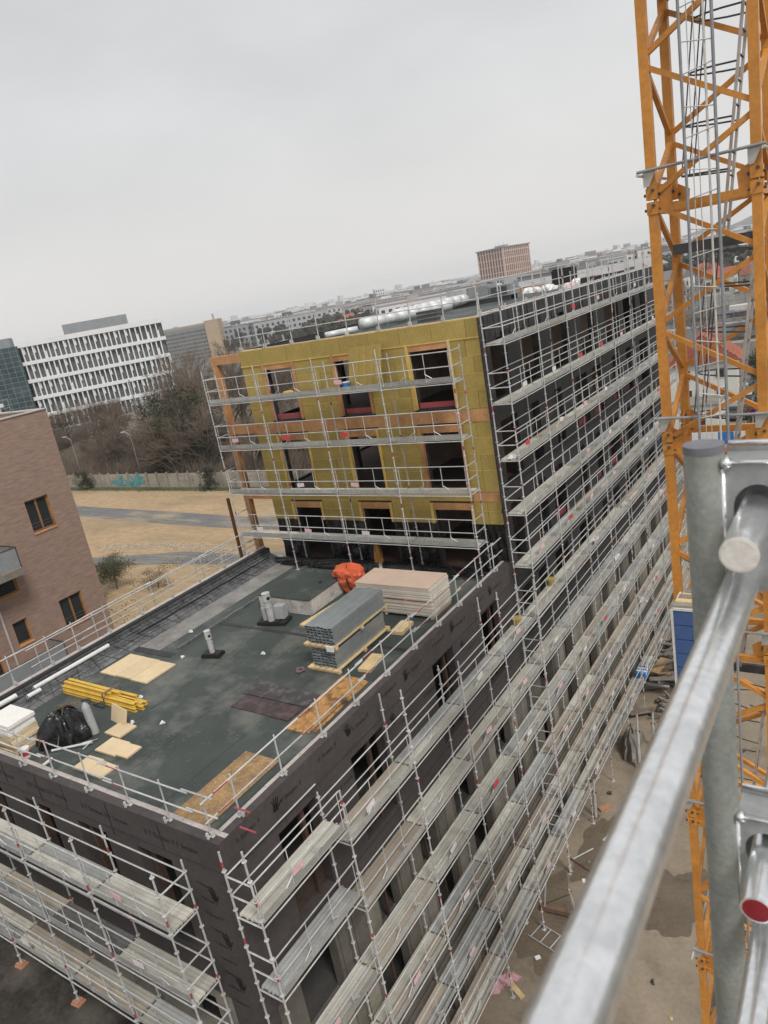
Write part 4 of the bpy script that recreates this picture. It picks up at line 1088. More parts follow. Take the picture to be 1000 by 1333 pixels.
part('strap', MB().path([(.02, -.36, .1), (.0, -.52, .4), (-.04, -.54, .72)], .032, 6), 'black_rubber', ob)
gw = thing('wrapped_pipe', 'white pipe stub with a golden brown wrapped head in front of the black sheets', 'pipe', (-5.35, 14.45, F))
part('stub', MB().tube((0, 0, 0), (.03, 0, .6), .075, 12), 'pipe_white', gw)
part('wrapped_head', crumple(12, .17, .17, .75, 20, 12, .2), 'gold_wrap', gw, T(.03, 0, .5))
solid('rope_coil', 'small heap of maroon rope at the pallet corner', 'rope', MB().path([(.12*math.cos(a*1.1)*(1+.3*math.sin(a*2.3)), .12*math.sin(a*1.1)*(1+.3*math.cos(a*1.7)), .03+.015*(a % 3)) for a in range(40)], .017, 5), 'rope', (-3.62, 7.05, F))
for i in range(6):
    x, y = [(-5.7, 7.6), (-7.9, 4.2), (-6.9, 3.1), (-5.9, 3.4), (-8.6, 6.6), (-9.9, 8.2), (-10.4, 9.6), (-9.5, 7.2), (-1.0, 8.9)][i]
    solid('paper_scrap', ['crumpled white paper left of the steel stud pallet', 'white scrap in front of the big cream boards', 'white scrap near the joist ends', 'white scrap on the dusty felt in the roof middle', 'white scrap beside the small vent', 'white scrap on the bare grey strip', 'white scrap against the left kerb', 'white scrap at the edge of the bare strip', 'white scrap right of the steel studs'][i], 'scrap', crumple(30+i, .07, .06, .07, 9, 4, .3), 'white_plastic', (x, y, F), i)
sc_ = MB(); rnd = random.Random(77)
for i in range(170):
    x = rnd.gauss(-5.2, 1.2); y = rnd.gauss(2.9, .9)
    if not (-8 < x < -.6 and .5 < y < 6): continue
    a = rnd.random()*6.28; l = rnd.uniform(.01, .055)
    sc_.bar((x, y, F+.006), (x+l*math.cos(a), y+l*math.sin(a), F+.006), rnd.uniform(.005, .018), .006)
o = part('wood_shavings', sc_, 'bare_screed', stuff=True); o['label'] = 'pale wood shavings scattered on the dark felt'; o['category'] = 'debris'
# black mesh rolled up at the foot of the yellow front
hp = MB(); rnd = random.Random(5)
for i in range(60):
    x = rnd.uniform(-11.4, -.9); P = []
    for k in range(9): P.append((x+.12*k+rnd.gauss(0, .09), 14.35+.75*rnd.random()-.02*k, F+.03+rnd.random()**2*.34))
    hp.path(P, .014, 3)
o = part('mesh_heap', hp, 'black_rubber', stuff=True); o['label'] = 'tangled black mesh heaped along the foot of the black sheets'; o['category'] = 'mesh'
solid('black_roll', 'long heap of black membrane along the foot of the taller front', 'membrane roll', crumple(15, 5.2, .33, .34, 60, 8, .12), 'black_film', (-6.3, 14.72, F-.004))

# ================================================================== THINGS ON THE HIGH ROOF
HF = 22.365
def duct(label, p, q, r, rz=0):
    o = thing('silver_duct', label, 'duct', p); d = Vector(q)-Vector(p); l = d.length; u = d.normalized(); mb = MB(); n = int(l/.6)
    for i in range(n): mb.tube(u*(l*i/n), u*(l*(i+1)/n), r*(1+.03*math.sin(i*2.1)), 16, r*(1+.03*math.sin((i+1)*2.1)))
    part('body', mb, 'duct_silver', o, smooth=True)
    rg = MB()
    for i in range(2, n, 3): rg.tube(u*(l*i/n-.02), u*(l*i/n+.02), r*1.05, 16)
    part('joint_ring', rg, 'duct_silver', o, stuff=True); return o
duct('long silver foil-wrapped duct lying on the high roof, nearest the edge', (-9.3, 21.8, HF+.3), (-6.9, 26.4, HF+.36), .27)
duct('second silver foil-wrapped duct lying behind the first on the high roof', (-9.0, 24.4, HF+.38), (-7.6, 30.6, HF+.42), .27)
duct('short thin silver duct at the left end of the long duct', (-9.9, 19.7, HF+.16), (-9.0, 21.0, HF+.16), .14)
duct('silver duct with an open dark end beside the long grey box', (-7.9, 31.0, HF+.5), (-7.2, 33.4, HF+.55), .32)
cbx = thing('crate', 'dark metal crate on the high roof right of the silver duct', 'crate', (-4.2, 18.4, HF))
for i in range(4): part('slat', MB().box(0, 0, i*.16, .9, .6, i*.16+.1), 'dark_steel', cbx)
pln = thing('ventilation_plant', 'long grey ventilation plant box on the high roof below the pink tower', 'ventilation plant', (-5.1, 30.0, HF), R(94))
for i in range(3): part('casing', MB().box(0, i*1.25, .25, 1.4, i*1.25+1.22, .95-.12*(i == 0)), 'office_grey' if i < 2 else 'galvanised', pln)
part('skid', MB().box(.1, .1, 0, .25, 3.6, .249).box(1.15, .1, 0, 1.3, 3.6, .249), 'dark_steel', pln)
part('louvre', MB().box(-.03, .2, .35, -.001, 1.1, .75), 'dark_steel', pln)
for i, (x, y) in enumerate([(-5.6, 34.6), (-4.6, 34.2), (-6.4, 35.6), (-3.6, 36.2), (-3.0, 32.9)]):
    solid('white_sack', ['white sack on the high roof nearest the grey plant', 'white sack beside the black water tank', 'white sack lying behind the others on the high roof', 'small white sack in front of the black tank', 'crumpled white sack under the red one'][i], 'sack', crumple(50+i, .5-.06*i, .36, .26+.05*(i % 2), 24, 10, .3), 'white_plastic', (x, y, HF), i)
solid('red_sack', 'pinkish sack lying at the edge of the high roof', 'sack', crumple(60, .35, .28, .3, 20, 8, .2), 'label_pink', (-2.6, 32.4, HF), .4)
bt = thing('black_tank', 'black plastic tank standing on the high roof', 'tank', (-4.7, 37.3, HF))
part('body', MB().box(-.62, -.5, .12, .62, .5, .95).box(-.55, -.42, .95, .55, .42, 1.03), 'black_rubber', bt); part('skid', MB().box(-.62, -.5, 0, .62, -.3, .119).box(-.62, .3, 0, .62, .5, .119), 'lumber_pale', bt)
ws = thing('timber_stack', 'stack of orange timber lying behind the black tank', 'timber', (-7.2, 37.4, HF), .3)
for k in range(6): part('plank', MB().box(-1, (k % 3)*.22, (k//3)*.12, 1, (k % 3)*.22+.2, (k//3)*.12+.1), 'lumber_orange', ws)
for i in range(7):
    slab('felt_roll', 'dark roll of felt lying on the high roof', 'roll', -3.1+.2*i, 35.3+i*.42, -2.1+.2*i, 35.58+i*.42, .3, 'membrane_dark', .2*i, HF, 'felt rolls on the high roof')
# insulation boards leaning and small things on the yellow scaffold
for i in range(4):
    o = solid('loose_insulation', 'yellow insulation board leaning on the top scaffold deck between the windows', 'insulation board', MB().box(-.22, -.06, 0, .22, .06, 1.5), 'rockwool', (-5.0+i*.32, 14.45+.02*i, 20.74), -.25, 'insulation boards leaning on the scaffold'); o.rotation_euler.x = -.22
bk2 = thing('bucket', 'light blue bucket on the top scaffold deck', 'bucket', (-5.25, 14.35, 20.74)); part('body', MB().tube((0, 0, 0), (0, 0, .28), .13, 12, .15), 'blue_sheet', bk2); part('lid', MB().tube((0, 0, .281), (0, 0, .31), .155, 12), 'white_plastic', bk2)
solid('tool_bag', 'yellow-orange tool bag on the top scaffold deck', 'bag', crumple(71, .24, .13, .17, 16, 8, .25), 'beam_yellow', (-8.25, 14.5, 20.74))
for i, (y, z, lb) in enumerate([(22.6, 11.74, 'white plastic sheet bundled on the tall scaffold deck nearest the corner'), (27.5, 11.74, 'white plastic sheet bundled further along the tall scaffold deck'), (25.4, 9.74, 'white sheet hanging over a lower deck edge'), (29.0, 5.74, 'white sack on a low deck of the tall scaffold'), (15.1, 17.74, 'white cloth tied to the corner of the tall scaffold')]):
    solid('plastic_sheet', lb, 'sheet', crumple(80+i, .16, .34 if i < 4 else .14, .12, 22, 9, .3), 'white_plastic', (.72, y, z), .2*i)
for i, (y, z) in enumerate([(17.7, 11.74), (14.2, 11.74)]):
    solid('bucket', ['yellow bucket on the deck beside the tall block corner', 'ochre tub on the deck before the tall block corner'][i], 'bucket', MB().tube((0, 0, 0), (0, 0, .25), .15, 12, .19), 'rockwool', (.45, y, z))

# ================================================================== TOWER CRANE MAST
cx0, cx1, cy0, cy1 = 8.65, 9.9, 3.3, 4.53
cr_o = thing('crane_mast', 'orange lattice mast of a tower crane rising from the yard', 'crane', (0, 0, 0))
CZ0, SEC = 24.5, 3.33
joints = [CZ0+SEC*k for k in range(-7, 4)]
ZT, ZB = joints[-1], joints[0]
Wl = .12
for (x, y) in ((cx0, cy0), (cx1, cy0), (cx0, cy1), (cx1, cy1)):
    for a, b in zip(joints[:-1], joints[1:]):
        part('leg', MB().box(x-Wl/2, y-Wl/2, a+.012, x+Wl/2, y+Wl/2, b-.012), 'crane_orange', cr_o)
    for z in joints:
        j = MB(); e = Wl/2+.012
        j.box(x-e, y-e, z-.17, x+e, y+e, z-.015).box(x-e, y-e, z+.015, x+e, y+e, z+.16)
        jp = part('joint_sleeve', j, 'crane_orange', cr_o)
        bl = MB()
        for dz in (-.11, .08): bl.tube((x-e-.035, y-.02, z+dz), (x+e+.035, y-.02, z+dz), .022, 6).tube((x+.02, y-e-.035, z+dz+.05), (x+.02, y+e+.035, z+dz+.05), .022, 6)
        part('bolts', bl, 'dark_steel', jp)
h4 = SEC/4
faces = [((cx0, cy0), (cx1, cy0), 0, 1), ((cx0, cy0), (cx0, cy1), 0, 1), ((cx1, cy0), (cx1, cy1), 1, 0), ((cx0, cy1), (cx1, cy1), 1, 0)]
for (xa, ya), (xb, yb), oa, ob in faces:
    z = ZB+h4*2*oa*.0
    k = 0
    zz = ZB
    while zz < ZT-h4:
        # a-node at zz (+h4 when oa), b-node offset by half a panel
        za = zz+(h4 if oa else 0); zb = zz+(h4 if ob else 0)
        for (p, q) in (((xa, ya, za+.03), (xb, yb, zb-.03 if zb > za else zb+2*h4-.03)),) if False else ():
            pass
        if ob:
            part('diagonal', MB().bar((xa, ya, zz+.06), (xb, yb, zz+h4-.05), .065, .065), 'crane_orange', cr_o)
            part('diagonal', MB().bar((xb, yb, zz+h4+.05), (xa, ya, zz+2*h4-.06), .065, .065), 'crane_orange', cr_o)
        else:
            part('diagonal', MB().bar((xb, yb, zz+.06), (xa, ya, zz+h4-.05), .065, .065), 'crane_orange', cr_o)
            part('diagonal', MB().bar((xa, ya, zz+h4+.05), (xb, yb, zz+2*h4-.06), .065, .065), 'crane_orange', cr_o)
        zz += 2*h4
    for z in joints:
        part('strut', MB().bar((xa, ya, z-.12), (xb, yb, z-.12), .07, .1), 'crane_orange', cr_o)
        for (x, y, ux, uy) in ((xa, ya, xb-xa, yb-ya), (xb, yb, xa-xb, ya-yb)):
            d = Vector((ux, uy, 0)).normalized(); nrm = Vector((-d.y, d.x, 0))*.006; p = Vector((x, y, z+.02))+d*.07
            g_ = MB(); pl_ = [p+Vector((0, 0, -.2)), p+d*.14+Vector((0, 0, -.12)), p+d*.16+Vector((0, 0, .1)), p+Vector((0, 0, .2))]
            g_.quad(*[q+nrm for q in pl_]); g_.quad(*[q-nrm for q in reversed(pl_)]); g_.quad(pl_[0]-nrm, pl_[1]-nrm, pl_[1]+nrm, pl_[0]+nrm); g_.quad(pl_[1]-nrm, pl_[2]-nrm, pl_[2]+nrm, pl_[1]+nrm); g_.quad(pl_[2]-nrm, pl_[3]-nrm, pl_[3]+nrm, pl_[2]+nrm)
            part('gusset', g_, 'crane_orange', cr_o)
# ladders, cage, platforms and tubes
for k in range(-6, 3):
    zt = 27.0+SEC*k; zb = zt-3.05; xt, xb = 9.79, 9.42
    ld = thing('ladder', 'aluminium ladder flight inside the orange mast, flight %s' % ['at the foot', 'second above the foot', 'third above the foot', 'low behind the guardrail', 'hidden behind the post top', 'beside the red roof', 'against the sky by the collar', 'above the topmost collar', 'at the very top'][k+6], 'ladder', (0, 0, 0))
    for y in (3.78, 4.16): part('stile', MB().bar((xb, y, zb), (xt, y, zt), .03, .075), 'aluminium', ld)
    rg = MB(); n = 11
    for i in range(n):
        t = (i+.5)/n; x = xb+(xt-xb)*t; z = zb+(zt-zb)*t
        part('rung', MB().tube((x, 3.755, z), (x, 4.185, z), .014, 5), 'dark_steel', ld)
    for t in (.25, .45, .65, .85, 1.0):
        x = xb+(xt-xb)*t; z = zb+(zt-zb)*t; P = []
        for a in range(9): 
            an = math.pi*a/8; P.append((x-.62*math.sin(an), 3.97-.3*math.cos(an), z+.05*math.sin(an)))
        part('cage_hoop', MB().path(P, .012, 4), 'dark_steel', ld)
    cg = MB()
    for an in (.9, 1.57, 2.2):
        p = Vector((-.62*math.sin(an), -.3*math.cos(an), .05*math.sin(an)))
        cg.tube(Vector((xb+(xt-xb)*.25, 3.97, zb+(zt-zb)*.25))+p, Vector((xt, 3.97, zt))+p, .009, 4)
    part('cage_bar', cg, 'dark_steel', ld, stuff=True)
for k in range(-6, 3):
    z = 23.82+SEC*k
    part('platform_beam', MB().box(cx0+.08, 3.93, z-.07, cx1-.08, 3.99, z+.07), 'dark_steel', cr_o)
    part('platform', MB().box(cx0+.1, 4.0, z-.06, 9.25, 4.45, z-.03), 'dark_steel', cr_o)
    zc = CZ0+SEC*k+.38
    part('collar_tube', MB().tube((cx0-.16, cy0-.11, zc), (cx1+.12, cy0-.11, zc), .02, 8), 'office_grey', cr_o)
    for x in (cx0, cx1):
        part('collar_bracket', MB().prism([(x-.09, zc+.02), (x+.09, zc+.02), (x-.02, zc-.2), (x-.09, zc-.2)], cy0-.09, cy0-.078, lambda a, b, c: (a, c, b)), 'aluminium', cr_o)
    part('collar_tube', MB().tube((cx0-.11, cy1+.3, zc-.05), (cx0-.11, cy0-.3, zc-.05), .02, 6).tube((cx1+.11, cy1+.3, zc-.05), (cx1+.11, cy0-.3, zc-.05), .02, 6), 'galvanised', cr_o)
ht_o = thing('cable_tray', 'tall grey tube and wire guide running up the front of the orange mast', 'cable guide', (0, 0, 0))
for x, y, r, m in ((9.115, 3.12, .019, 'office_grey'), (9.385, 3.15, .015, 'frame_white'), (9.485, 3.12, .02, 'office_grey')):
    part('tube', MB().tube((x, y, 0), (x, y, ZT), r, 8), m, ht_o)
wi = MB(); z = .3; i = 0
while z < ZT:
    wi.tube((9.115, 3.13, z), (9.485, 3.13, z+(.06 if i % 2 else -.07)), .007, 4); z += .36; i += 1
wi.tube((9.2, 3.14, 0), (9.2, 3.14, ZT), .006, 4).tube((9.27, 3.16, 0), (9.27, 3.16, ZT), .006, 4)
part('wire_rungs', wi, 'galvanised', ht_o, stuff=True)
# blue panelled box in front of the mast
bp = thing('blue_box', 'blue panelled box with white frame and loose boards on top by the mast', 'container', (8.7, 2.55, 16.2))
for i in range(11): part('panel', MB().box(.035, -.008, .03+i*.235, .65, .02, .03+i*.235+.222), 'panel_blue', bp)
part('frame', MB().box(0, -.02, 0, .033, .62, 2.62).box(.652, -.02, 0, .68, .62, 2.62).box(.033, -.02, 2.615, .652, .05, 2.65).box(.033, .021, .03, .652, .04, 2.6), 'frame_white', bp)
part('side_panel', MB().box(.002, -.0, .02, .03, .6, 2.6), 'panel_blue', bp)
part('hanger', MB().tube((.1, .5, 1.2), (.1, .72, 1.2), .03, 6).tube((.6, .5, 1.2), (.6, .72, 1.2), .03, 6), 'galvanised', bp)
for i in range(5):
    solid('loose_board', 'pale board lying on top of the blue box', 'board', MB().box(0, 0, 0, .66-.04*i, .12, .03), 'lumber_pale' if i % 2 else 'concrete_pale', (8.72+.02*i, 2.56+.115*i, 18.855+.012*(i % 3)), random.uniform(-.04, .04), 'boards on the blue box')

# ================================================================== FOREGROUND GUARDRAIL
gr = thing('guardrail', 'galvanised scaffold guardrail post with tubes crossing the right foreground', 'guardrail', (0, 0, 0))
px_, py_ = 10.983, -6.462
part('post', MB().tube((px_, py_, 20.5), (px_, py_, 23.693), .0285, 32, cap=False), 'post_steel', gr, smooth=True)
part('post_cap', MB().tube((px_, py_, 23.688), (px_, py_, 23.7), .0292, 32), 'cap_grey', gr)
def bracket(zc, hx, hz, tp=.105):
    n = 24; mb = MB(); x0_, x1_, z0_, z1_ = px_+.026, hx+.085, zc-.14, zc+tp
    def ring(y):
        I = [(hx+.034*math.cos(2*math.pi*i/n), y, hz+.040*math.sin(2*math.pi*i/n)) for i in range(n)]; O = []
        for i in range(n):
            c, s_ = math.cos(2*math.pi*i/n), math.sin(2*math.pi*i/n)
            t = min((x1_-hx)/c if c > 1e-6 else 1e9, (x0_-hx)/c if c < -1e-6 else 1e9, (z1_-hz)/s_ if s_ > 1e-6 else 1e9, (z0_-hz)/s_ if s_ < -1e-6 else 1e9)
            O.append((hx+c*t, y, hz+s_*t))
        return I, O
    ya, yb = py_-.012, py_-.005
    I0, O0 = ring(ya); I1, O1 = ring(yb)
    k = mb.pts(I0+O0+I1+O1)
    for i in range(n):
        j = (i+1) % n
        mb.face(k+i, k+j, k+n+j, k+n+i); mb.face(k+2*n+j, k+2*n+i, k+3*n+i, k+3*n+j)
        mb.face(k+j, k+i, k+2*n+i, k+2*n+j); mb.face(k+n+i, k+n+j, k+3*n+j, k+3*n+i)
    b = part('bracket', mb, 'plate_steel', gr)
    part('bracket_fold', MB().box(x0_, yb+.001, z1_-.006, x1_, py_+.05, z1_).box(x0_, py_+.051, zc-.10, x1_, py_+.057, z1_+.006), 'plate_steel', b)
    part('weld', MB().tube((x0_+.002, ya-.001, z1_-.004), (x0_+.012, ya-.002, z1_+.002), .009, 8).tube((x0_, ya, z0_+.01), (x0_+.001, ya, z1_-.01), .0045, 6).tube((x0_, ya-.001, z1_), (x1_, ya-.001, z1_), .0028, 6).tube((x0_, py_+.054, z1_+.012), (x1_, py_+.054, z1_+.012), .0042, 6), 'galvanised_near', b, smooth=True)
bracket(23.61, 11.056, 23.60, .064)
bracket(22.98, 11.054, 22.976, .062)
def gtube(name, P, Q, r, cap, m='galvanised_near'):
    t = part(name, MB().tube(P, Q, r, 40, cap=False), m, gr, smooth=True)
    if cap:
        d = (Vector(Q)-Vector(P)).normalized()
        part('tube_rim', MB().tube(Vector(P)-d*.0015, Vector(P)+d*.0015, r*1.0, 32), 'cap_white' if cap == 'cap_white' else 'galvanised_near', t)
        part('end_plug', MB().tube(Vector(P)-d*(.0025 if cap == 'cap_white' else .0018), Vector(P)+d*.001, r*(.9 if cap == 'cap_white' else .86), 32), cap, t)
    return t
gtube('short_tube', (11.0535, -6.64, 23.597), (11.0535, -5.2, 23.597), .0242, 'cap_white')
gtube('short_tube', (11.0537, -6.603, 22.976), (11.0537, -5.2, 22.976), .0242, 'cap_red')
gtube('long_tube', (11.0552, -8.288, 23.607), (11.0244, -5.516, 23.437), .0242, None)
gtube('long_tube', (11.075, -8.2, 22.94), (11.044, -5.4, 22.78), .0242, None)

# ================================================================== YARD
mat('wet_concrete', (.15, .12, .085), .35, 0, .3, .6, 8, .15, .15, 0, (.15, .12, .085), .7, .5)
rw = random.Random(44)
for i, (x, y, a, b) in enumerate([(.9, 12.2, 1.3, 2.4), (1.9, 16.8, 1.0, 2.2), (5.2, 15.2, 1.4, 1.9), (5.6, 20.5, .8, 1.6), (3.4, 10.6, .5, 1.2), (2.7, 30, .9, 2.0)]):
    p1, p2, p3 = rw.random()*6, rw.random()*6, rw.random()*6
    rad = lambda t: 1+.22*math.sin(2*t+p1)+.14*math.sin(3*t+p2)+.09*math.sin(5*t+p3)+.05*math.sin(11*t+p1)+.03*math.sin(17*t+p2)
    P = [(x+a*math.cos(t)*rad(t), y+b*math.sin(t)*rad(t), .004+.0006*i) for t in [k*2*math.pi/70 for k in range(70)]]
    structure('wet_patch', MB().quad(*P), 'wet_concrete')
rnd = random.Random(8)
def pile(name, label, cat, cx, cy, n, m, spread=(1.2, 2.2), h=1.6, ln=(1.0, 2.6), grp=None):
    for i in range(n):
        a = rnd.uniform(-.8, .8)+math.pi/2*(rnd.random() < .4); t = rnd.random()
        l = rnd.uniform(*ln); x = cx+rnd.gauss(0, spread[0]*.45); y = cy+rnd.gauss(0, spread[1]*.45); z = .06+h*rnd.random()*math.exp(-((x-cx)/spread[0])**2-((y-cy)/spread[1])**2)
        e = rnd.uniform(-.35, .35); d = Vector((math.cos(a)*math.cos(e), math.sin(a)*math.cos(e), math.sin(e)))*l/2
        kind = rnd.choice(('bar', 'bar', 'plate'))
        mb = MB().bar(-d, d, .12, .09) if kind == 'bar' else MB().bar(-d*.6, d*.6, .55, .05, rnd.random())
        mb2 = mb; zmin = min(v[2] for v in mb.v); z = max(z, .01-zmin)
        solid(name, label, cat, mb2, m if rnd.random() < .7 else rnd.choice(('rust', 'osb_dull', 'concrete_dark', 'galvanised')), (x, y, z), 0, grp)
pile('scrap_piece', 'rusty piece in the jumbled scrap heap against the scaffold foot', 'scrap', 1.6, 31.0, 70, 'rubble_steel', (1.6, 3.6), 1.9, (.8, 2.4), 'scrap heap beside the scaffold')
pile('scrap_piece', 'plank or frame in the low scrap heap near the steel props', 'scrap', 2.3, 27.2, 22, 'rubble_steel', (.9, 1.4), .7, (.8, 1.8), 'low scrap heap by the props')
def prop(x, y, h, label):
    o = thing('steel_prop', label, 'prop', (x, y, 0)); part('tube', MB().tube((0, 0, 0), (.05, 0, h*.6), .075, 8).tube((.05, 0, h*.6), (.08, 0, h), .05, 8), 'galvanised', o)
    part('foot', MB().box(-.16, -.16, 0, .16, .16, .02), 'rust', o); part('head', MB().box(-.07, -.15, h, .23, .15, h+.02).box(-.06, -.02, h*.58, .16, .02, h*.63), 'rust', o)
prop(1.75, 22.8, 2.9, 'tall grey steel prop standing on the yard with a dark crosspiece')
prop(.95, 18.4, 2.2, 'thin steel prop standing nearer the camera on the yard')
prop(2.1, 24.2, 2.2, 'shorter grey steel prop behind the tall one')
lf = thing('access_gate', 'flat ladder-like scaffold frame lying at the scaffold foot', 'frame', (.55, 11.4, .03), -.25)
part('tube', MB().tube((0, 0, .03), (1.5, 0, .03), .024, 6).tube((0, .7, .03), (1.5, .7, .03), .024, 6), 'galvanised', lf)
for i in range(4): part('rung', MB().tube((.1+i*.43, 0, .03), (.1+i*.43, .7, .03), .02, 6), 'galvanised', lf)
ss = thing('trestle', 'rust-brown trestle with a steel ladder beside the scaffold foot', 'trestle', (.6, 12.6, 0), .1)
part('beam', MB().box(0, 0, .12, 1.5, .2, .3), 'rust', ss); part('leg', MB().bar((.1, .1, 0), (.3, .1, 1.4), .05, .05), 'galvanised', ss); part('leg', MB().bar((1.4, .1, 0), (1.2, .1, 1.4), .05, .05), 'galvanised', ss); part('cross_tube', MB().tube((.2, .1, 1.35), (1.3, .1, 1.3), .02, 6).tube((.2, .1, .4), (1.25, .1, 1.2), .02, 6), 'leaf_olive', ss)
fr2 = thing('steel_rack', 'rusty frame lying flat on the yard further along the scaffold', 'frame', (.75, 15.6, .03), -.35)
part('tube', MB().tube((0, 0, .04), (1.5, 0, .04), .04, 6), 'rust', fr2); part('tube', MB().tube((.1, 0, .04), (.4, 1.0, .1), .025, 6).tube((1.3, 0, .04), (1.4, .8, .4), .025, 6), 'galvanised', fr2)
solid('pink_sheeting', 'crumpled pink speckled sheeting lying on the yard by the scaffold', 'sheet', crumple(91, .38, .3, .3, 30, 14, .28), 'pink_sheet', (.25, 9.1, .0), .5)
solid('pink_sheeting', 'smaller lump of pink sheeting beside the larger one', 'sheet', crumple(92, .26, .24, .2, 26, 12, .28), 'pink_sheet', (.62, 9.5, .0), .9)
slab('plank', 'short grey plank lying beside the pink sheeting', 'plank', .65, 9.05, 1.35, 9.25, .07, 'lumber_pale', -.5, .004)
slab('plank', 'pinkish wooden block lying alone on the yard', 'plank', .9, 18.9, 1.45, 19.15, .12, 'foam_pallet', .9, .004)
slab('board_offcut', 'white offcut lying in the middle of the open yard', 'offcut', 1.7, 17.1, 1.8, 17.5, .03, 'white_plastic', -.3, .004)
slab('board_offcut', 'small white offcut nearer the camera on the yard', 'offcut', 1.55, 14.6, 1.68, 14.8, .03, 'white_plastic', .5, .004)
slab('board_offcut', 'white scrap beside the lying scaffold frame', 'offcut', 1.1, 10.6, 1.3, 10.75, .03, 'white_plastic', .8, .004)
slab('block', 'dark block lying near the steel prop on the yard', 'block', 2.05, 21.0, 2.3, 21.12, .08, 'concrete_dark', .3, .004)
slab('block', 'small dark block at the scaffold foot', 'block', 1.0, 20.0, 1.18, 20.15, .1, 'concrete_dark', .3, .004)
bs = thing('plastic_crate', 'blue and white plastic crate at the edge of the lowest scaffold deck', 'crate', (.5, 27.5, 1.77))
part('crate_body', MB().box(0, 0, 0, .5, .8, .3), 'blue_sheet', bs); part('white_stripe', MB().box(-.01, .2, .1, .51, .35, .305), 'white_plastic', bs); part('white_stripe', MB().box(-.01, .5, .1, .51, .62, .305), 'white_plastic', bs)
solid('white_sheeting', 'translucent white sheeting hanging at the lower scaffold near the props', 'sheet', crumple(95, .4, 1.1, 1.3, 24, 12, .2), 'concrete_pale', (1.25, 23.6, 0), .1)
wb = thing('wrapped_bundle', 'silver wrapped bundle standing at the foot of the mast', 'bundle', (7.6, 5.4, 0), .3)
for i in range(7): part('profile', MB().bar((i*.11, 0, .08+.02*(i % 3)), (i*.11+.05, 2.3, .9), .09, .12), 'duct_silver', wb)
for i in range(26):
    x = rnd.uniform(.9, 7.5); y = rnd.uniform(8, 34)
    solid('rubble_bit', 'small pale bit of rubble on the concrete yard', 'rubble', crumple(120+i, rnd.uniform(.05, .16), rnd.uniform(.05, .12), .06, 8, 4, .3), rnd.choice(('concrete_pale', 'concrete_dark', 'lumber_pale')), (x, y, .003), i, 'rubble bits on the yard')
# stacked formwork and pallets at the mast foot, to the right
for i in range(3):
    o = thing('formwork_stack', ['stack of steel formwork frames nearest the mast foot', 'stack of steel formwork frames behind the first', 'stack of steel formwork frames farthest on the yard'][i], 'formwork', (7.4+.4*i, 9.5+3.2*i, 0), .1*i)
    for k in range(6): part('panel', MB().box(0, 0, k*.13, 1.5, 2.4, k*.13+.1), rnd.choice(('rubble_steel', 'concrete_pale', 'osb_dull', 'galvanised')), o)

# ================================================================== WHITE OFFICE BUILDING
AX = Vector((16, 21.6, 0)).normalized()
off_ang = math.atan2(AX.y, AX.x)
of = thing('office_building', 'white office building with rows of vertical fins beyond the railway', 'building', (-126.2, 74.6, 9.0), off_ang)
# local x along the front, local +y into the building
OW, FH = 27.2, 3.42
rnd = random.Random(14)
part('core', MB().box(.25, .9, 0, OW-.25, 13, 5*FH+.2), 'office_grey', of)
part('glazing', MB().box(.2, .5, .1, OW-.2, .89, 5*FH), 'office_glass', of)
for k in range(6): part('floor_band', MB().box(-.12, -.25, k*FH-.32, OW+.12, .95, k*FH+.36 if k < 5 else k*FH+.62), 'office_white', of)
fins = []; infill = []; panes = []
for k in range(5):
    x = .25+.12*(k % 3)
    while x < OW-.3:
        fins.append(T(x, 0, k*FH+.36)); p_ = rnd.choice((.95, .95, 1.1))
        if len(fins) % 2 == 0: infill.append(T(x+.25, .2, k*FH+.36+(FH-.68)*(.5 if rnd.random() < .8 else 0)))
        panes.append(T(x+.14, .46, k*FH+.5)); x += p_
emit(of, 'fin', MB().box(0, -.15, 0, .24, .45, FH-.68), 'office_white', fins, 300)
emit(of, 'infill_panel', MB().box(0, 0, 0, .26, .25, (FH-.68)*.5), 'office_white', infill)
emit(of, 'pane', MB().box(0, 0, 0, .55, .03, FH-.9), 'office_glass', panes)
part('end_glazing', MB().box(OW-.24, .96, .3, OW-.0, 12.5, 5*FH), 'office_teal', of)
for k in range(6): part('end_band', MB().box(OW-.22, .96, k*FH-.3, OW+.1, 12.8, k*FH+.3), 'office_white', of)
part('roof_plant', MB().box(8.5, 3.5, 5*FH+.21, 21.0, 9.5, 5*FH+2.6), 'office_grey', of)
gl = thing('glass_building', 'dark teal glass block joined to the left end of the white office', 'building', (-126.2, 74.6, 9.0), off_ang)
part('wall', MB().box(-5.6, -.8, 0, -.13, 11, 5*FH+.1), 'office_teal', gl)
for k in range(18): part('mullion', MB().box(-5.62, -.86, k*.96, -.12, -.801, k*.96+.06), 'office_grey', gl)
for k in range(5): part('post', MB().box(-5.5+k*1.25, -.88, 0, -5.44+k*1.25, -.861, 5*FH), 'office_grey', gl)
part('roof_plant', MB().box(-14, 3.0, 5*FH+.101, -1.5, 9, 5*FH+1.9), 'office_grey', gl)
o2 = thing('office_building', 'second white finned office at the left picture edge beside the glass block', 'building', (-126.2, 74.6, 9.0), off_ang)
part('core', MB().box(-30, .9, 0, -5.7, 11, 4*FH+1), 'office_grey', o2); part('glazing', MB().box(-30, .5, .1, -5.72, .89, 4*FH), 'office_glass', o2)
for k in range(5): part('floor_band', MB().box(-30, -.25, k*FH-.32, -5.65, .95, k*FH+.36), 'office_white', o2)
emit(o2, 'fin', MB().box(0, -.15, 0, .17, .45, FH-.68), 'office_white', [T(-29.8+i*.86, 0, k*FH+.36) for k in range(4) for i in range(28)])
